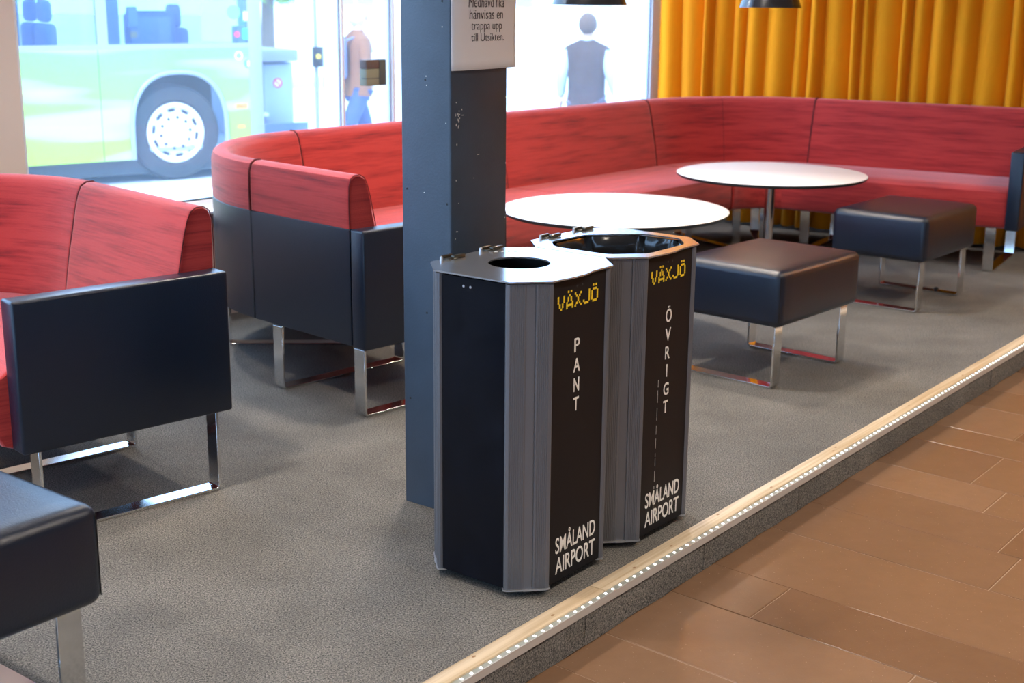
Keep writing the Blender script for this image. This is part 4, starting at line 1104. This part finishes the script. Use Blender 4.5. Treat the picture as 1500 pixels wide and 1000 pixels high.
def person(label, loc, rot, H, top_m, arm_m, leg_m, hair_m, arms, bald=False, stride=.1, lean=0, hem=.50):
    t = thing('person', label, 'person', loc, rot); k = H/1.75
    def P(x, y, z): return (x*k, (y-lean*z*.1)*k, z*k)
    L = []   # body: faces -y is 'front' in local coordinates
    J = [(P(0, 0, .95), .12*k), (P(0, 0, 1.15), .115*k), (P(0, 0, 1.36), .125*k), (P(0, -.01, 1.47), .055*k), (P(0, -.015, 1.53), .052*k),   # 0-4 spine, neck
         (P(.09, 0, .90), .09*k), (P(.10, -stride*.4, .50), .062*k), (P(.10, stride*.3, .09), .042*k), (P(.10, stride*.3-.13, .035), .035*k),
         (P(-.09, 0, .90), .09*k), (P(-.10, stride*.5, .50), .062*k), (P(-.10, -stride*.2, .09), .042*k), (P(-.10, -stride*.2-.13, .035), .035*k),
         (P(.17, 0, 1.42), .055*k), (P(*arms[0][0]), .043*k), (P(*arms[0][1]), .030*k), (P(-.17, 0, 1.42), .055*k), (P(*arms[1][0]), .043*k), (P(*arms[1][1]), .030*k)]
    Bn = [(0, 1), (1, 2), (2, 3), (3, 4), (0, 5), (5, 6), (6, 7), (7, 8), (0, 9), (9, 10), (10, 11), (11, 12), (2, 13), (13, 14), (14, 15), (2, 16), (16, 17), (17, 18)]
    # head as part of the body skin
    J += [(P(0, -.02, 1.62), (.078*k, .092*k)), (P(0, -.02, 1.70), (.060*k, .075*k))]; Bn += [(4, 19), (19, 20)]
    b = skin_mesh('body', J, Bn, M['skin'], t)
    # nose, ears, hands with five fingers
    bm = bmesh.new()
    for s_ in (-1, 1): 
        r = bmesh.ops.create_uvsphere(bm, u_segments=8, v_segments=6, radius=1); bmesh.ops.transform(bm, matrix=Matrix.Translation(P(s_*.080, -.01, 1.625)) @ Matrix.Diagonal((.012*k, .02*k, .032*k, 1)), verts=r['verts'])
    r = bmesh.ops.create_uvsphere(bm, u_segments=8, v_segments=6, radius=1); bmesh.ops.transform(bm, matrix=Matrix.Translation(P(0, -.112, 1.62)) @ Matrix.Diagonal((.014*k, .02*k, .026*k, 1)), verts=r['verts'])
    bm_obj('face_features', bm, M['skin'], t, smooth=True, local=True)
    bm = bmesh.new()
    for s_ in (-1, 1):
        r = bmesh.ops.create_uvsphere(bm, u_segments=8, v_segments=6, radius=.010*k); bmesh.ops.translate(bm, verts=r['verts'], vec=P(s_*.03, -.098, 1.645))
    bm_obj('eyes', bm, M['hair_grey'], t, local=True)
    for (e, wst) in arms:
        W_ = Vector(P(*wst)); dr = (W_-Vector(P(*e))).normalized(); sd = Vector((1, 0, 0)) if abs(dr.x) < .8 else Vector((0, 1, 0)); fw = dr.cross(sd).normalized()
        j = [(tuple(W_), .028*k), (tuple(W_+dr*.07*k), .036*k)]; bo = [(0, 1)]
        for q in range(4):
            off = fw*(q-1.5)*.019*k; a = len(j); ln = (.060, .072, .070, .055)[q]
            j += [(tuple(W_+dr*.095*k+off), .010*k), (tuple(W_+dr*(.095+ln*.55)*k+off-sd*.006*k), .009*k), (tuple(W_+dr*(.095+ln)*k+off-sd*.018*k), .007*k)]
            bo += [(1, a), (a, a+1), (a+1, a+2)]
        a = len(j); j += [(tuple(W_+dr*.05*k-fw*.035*k), .011*k), (tuple(W_+dr*.09*k-fw*.05*k), .009*k)]; bo += [(0, a), (a, a+1)]
        skin_mesh('hand', j, bo, M['skin'], t, 1)
    # clothes
    skin_mesh('trousers', [(P(0, 0, .98), .135*k), (P(.09, 0, .88), .105*k), (P(.10, -stride*.4, .50), .082*k), (P(.10, stride*.3, .11), .065*k), (P(-.09, 0, .88), .105*k), (P(-.10, stride*.5, .50), .082*k), (P(-.10, -stride*.2, .11), .065*k)],
              [(0, 1), (1, 2), (2, 3), (0, 4), (4, 5), (5, 6)], leg_m, t)
    for s_, y in ((1, stride*.3), (-1, -stride*.2)):
        bm = bmesh.new(); add_box(bm, P(s_*.10, y-.07, .045), (.09*k, .27*k, .088*k), None, .03*k, 3); bm_obj('shoe', bm, M['black_p'], t, smooth=True, local=True)
    for sg, (e, wst) in zip((1, -1), arms):
        skin_mesh('sleeve', [(P(sg*.06, 0, 1.38), .07*k), (P(sg*.175, 0, 1.415), .072*k), (P(*e), .058*k), (P(*[e[i]+(wst[i]-e[i])*.9 for i in range(3)]), .042*k)], [(0, 1), (1, 2), (2, 3)], arm_m, t)
    bm = bmesh.new(); rg = []
    for z, rx, ry in ((hem*1.75-.06, .185, .135), (hem*1.75, .182, .135), (1.0, .172, .130), (1.12, .172, .128), (1.25, .190, .130), (1.36, .212, .122), (1.41, .215, .105), (1.445, .185, .088), (1.475, .12, .075), (1.50, .068, .062)):
        rg.append([bm.verts.new(P(1.07*rx*math.copysign(abs(math.cos(a))**.85, math.cos(a)), ry*math.sin(a), z+.006*math.sin(3*a))) for a in [2*math.pi*q/28 for q in range(28)]])
    for a, b_ in zip(rg, rg[1:]):
        for q in range(28): bm.faces.new((a[q], a[(q+1) % 28], b_[(q+1) % 28], b_[q]))
    bm_obj('upper_garment', bm, top_m, t, smooth=True, local=True)
    lathe('collar', [(.066*k, 0), (.072*k, .02*k), (.062*k, .055*k), (.055*k, .055*k), (.06*k, .0)], arm_m, t, 20, T=Matrix.Translation(P(0, -.01, 1.455)), local=True)
    bm = bmesh.new(); r = bmesh.ops.create_uvsphere(bm, u_segments=20, v_segments=14, radius=1)
    bmesh.ops.transform(bm, matrix=Matrix.Translation(P(0, .005, 1.655)) @ Matrix.Diagonal((.092*k, .100*k, .105*k, 1)), verts=r['verts'])
    bmesh.ops.bisect_plane(bm, geom=list(bm.verts)+list(bm.edges)+list(bm.faces), plane_co=P(0, -.03, 1.60), plane_no=(0, .75, .65), clear_inner=True)
    bm_obj('hair', bm, hair_m, t, smooth=True, local=True)
    return t
person('person in a dark brown vest and pale shirt seen from behind outside the window', (.69, 13.2, GZ), D2(168), 1.70, M['vest'], M['shirt'], M['trouser_grey'], M['hair_grey'],
       [((-.0+.24, .05, 1.15), (.26, -.02, .93)), ((-.25, .06, 1.15), (-.33, .02, .90))], stride=.15, hem=.51)
p1_ = person('person in a tan jacket and blue jeans carrying a backpack, beside the bus', (-1.62, 14.3, GZ), D2(120), 1.74, M['jacket'], M['jacket'], M['jeans'], M['hair_white'],
       [((.25, .02, 1.15), (.24, -.16, 1.0)), ((-.25, .02, 1.15), (-.24, -.18, 1.05))], stride=.35, hem=.52)
T = Matrix.LocRotScale(p1_.location, p1_.rotation_euler, (1, 1, 1))
bp = thing('backpack', 'lavender backpack worn by the person beside the bus', 'backpack', T @ Vector((0, .16, .98)), p1_.rotation_euler.z)
boxo('bag_body', (0, .07, .24), (.30, .15, .44), M['backpack'], bp, bevel=.06, seg=4, local=True)
boxo('pocket', (0, .155, .14), (.22, .05, .2), M['backpack'], bp, bevel=.022, seg=3, local=True)
for s_ in (-1, 1): tube('strap', [(s_*.09, .0, .42), (s_*.10, -.14, .47), (s_*.11, -.25, .42), (s_*.12, -.27, .3)], .014, M['backpack'], bp, 6, local=True)
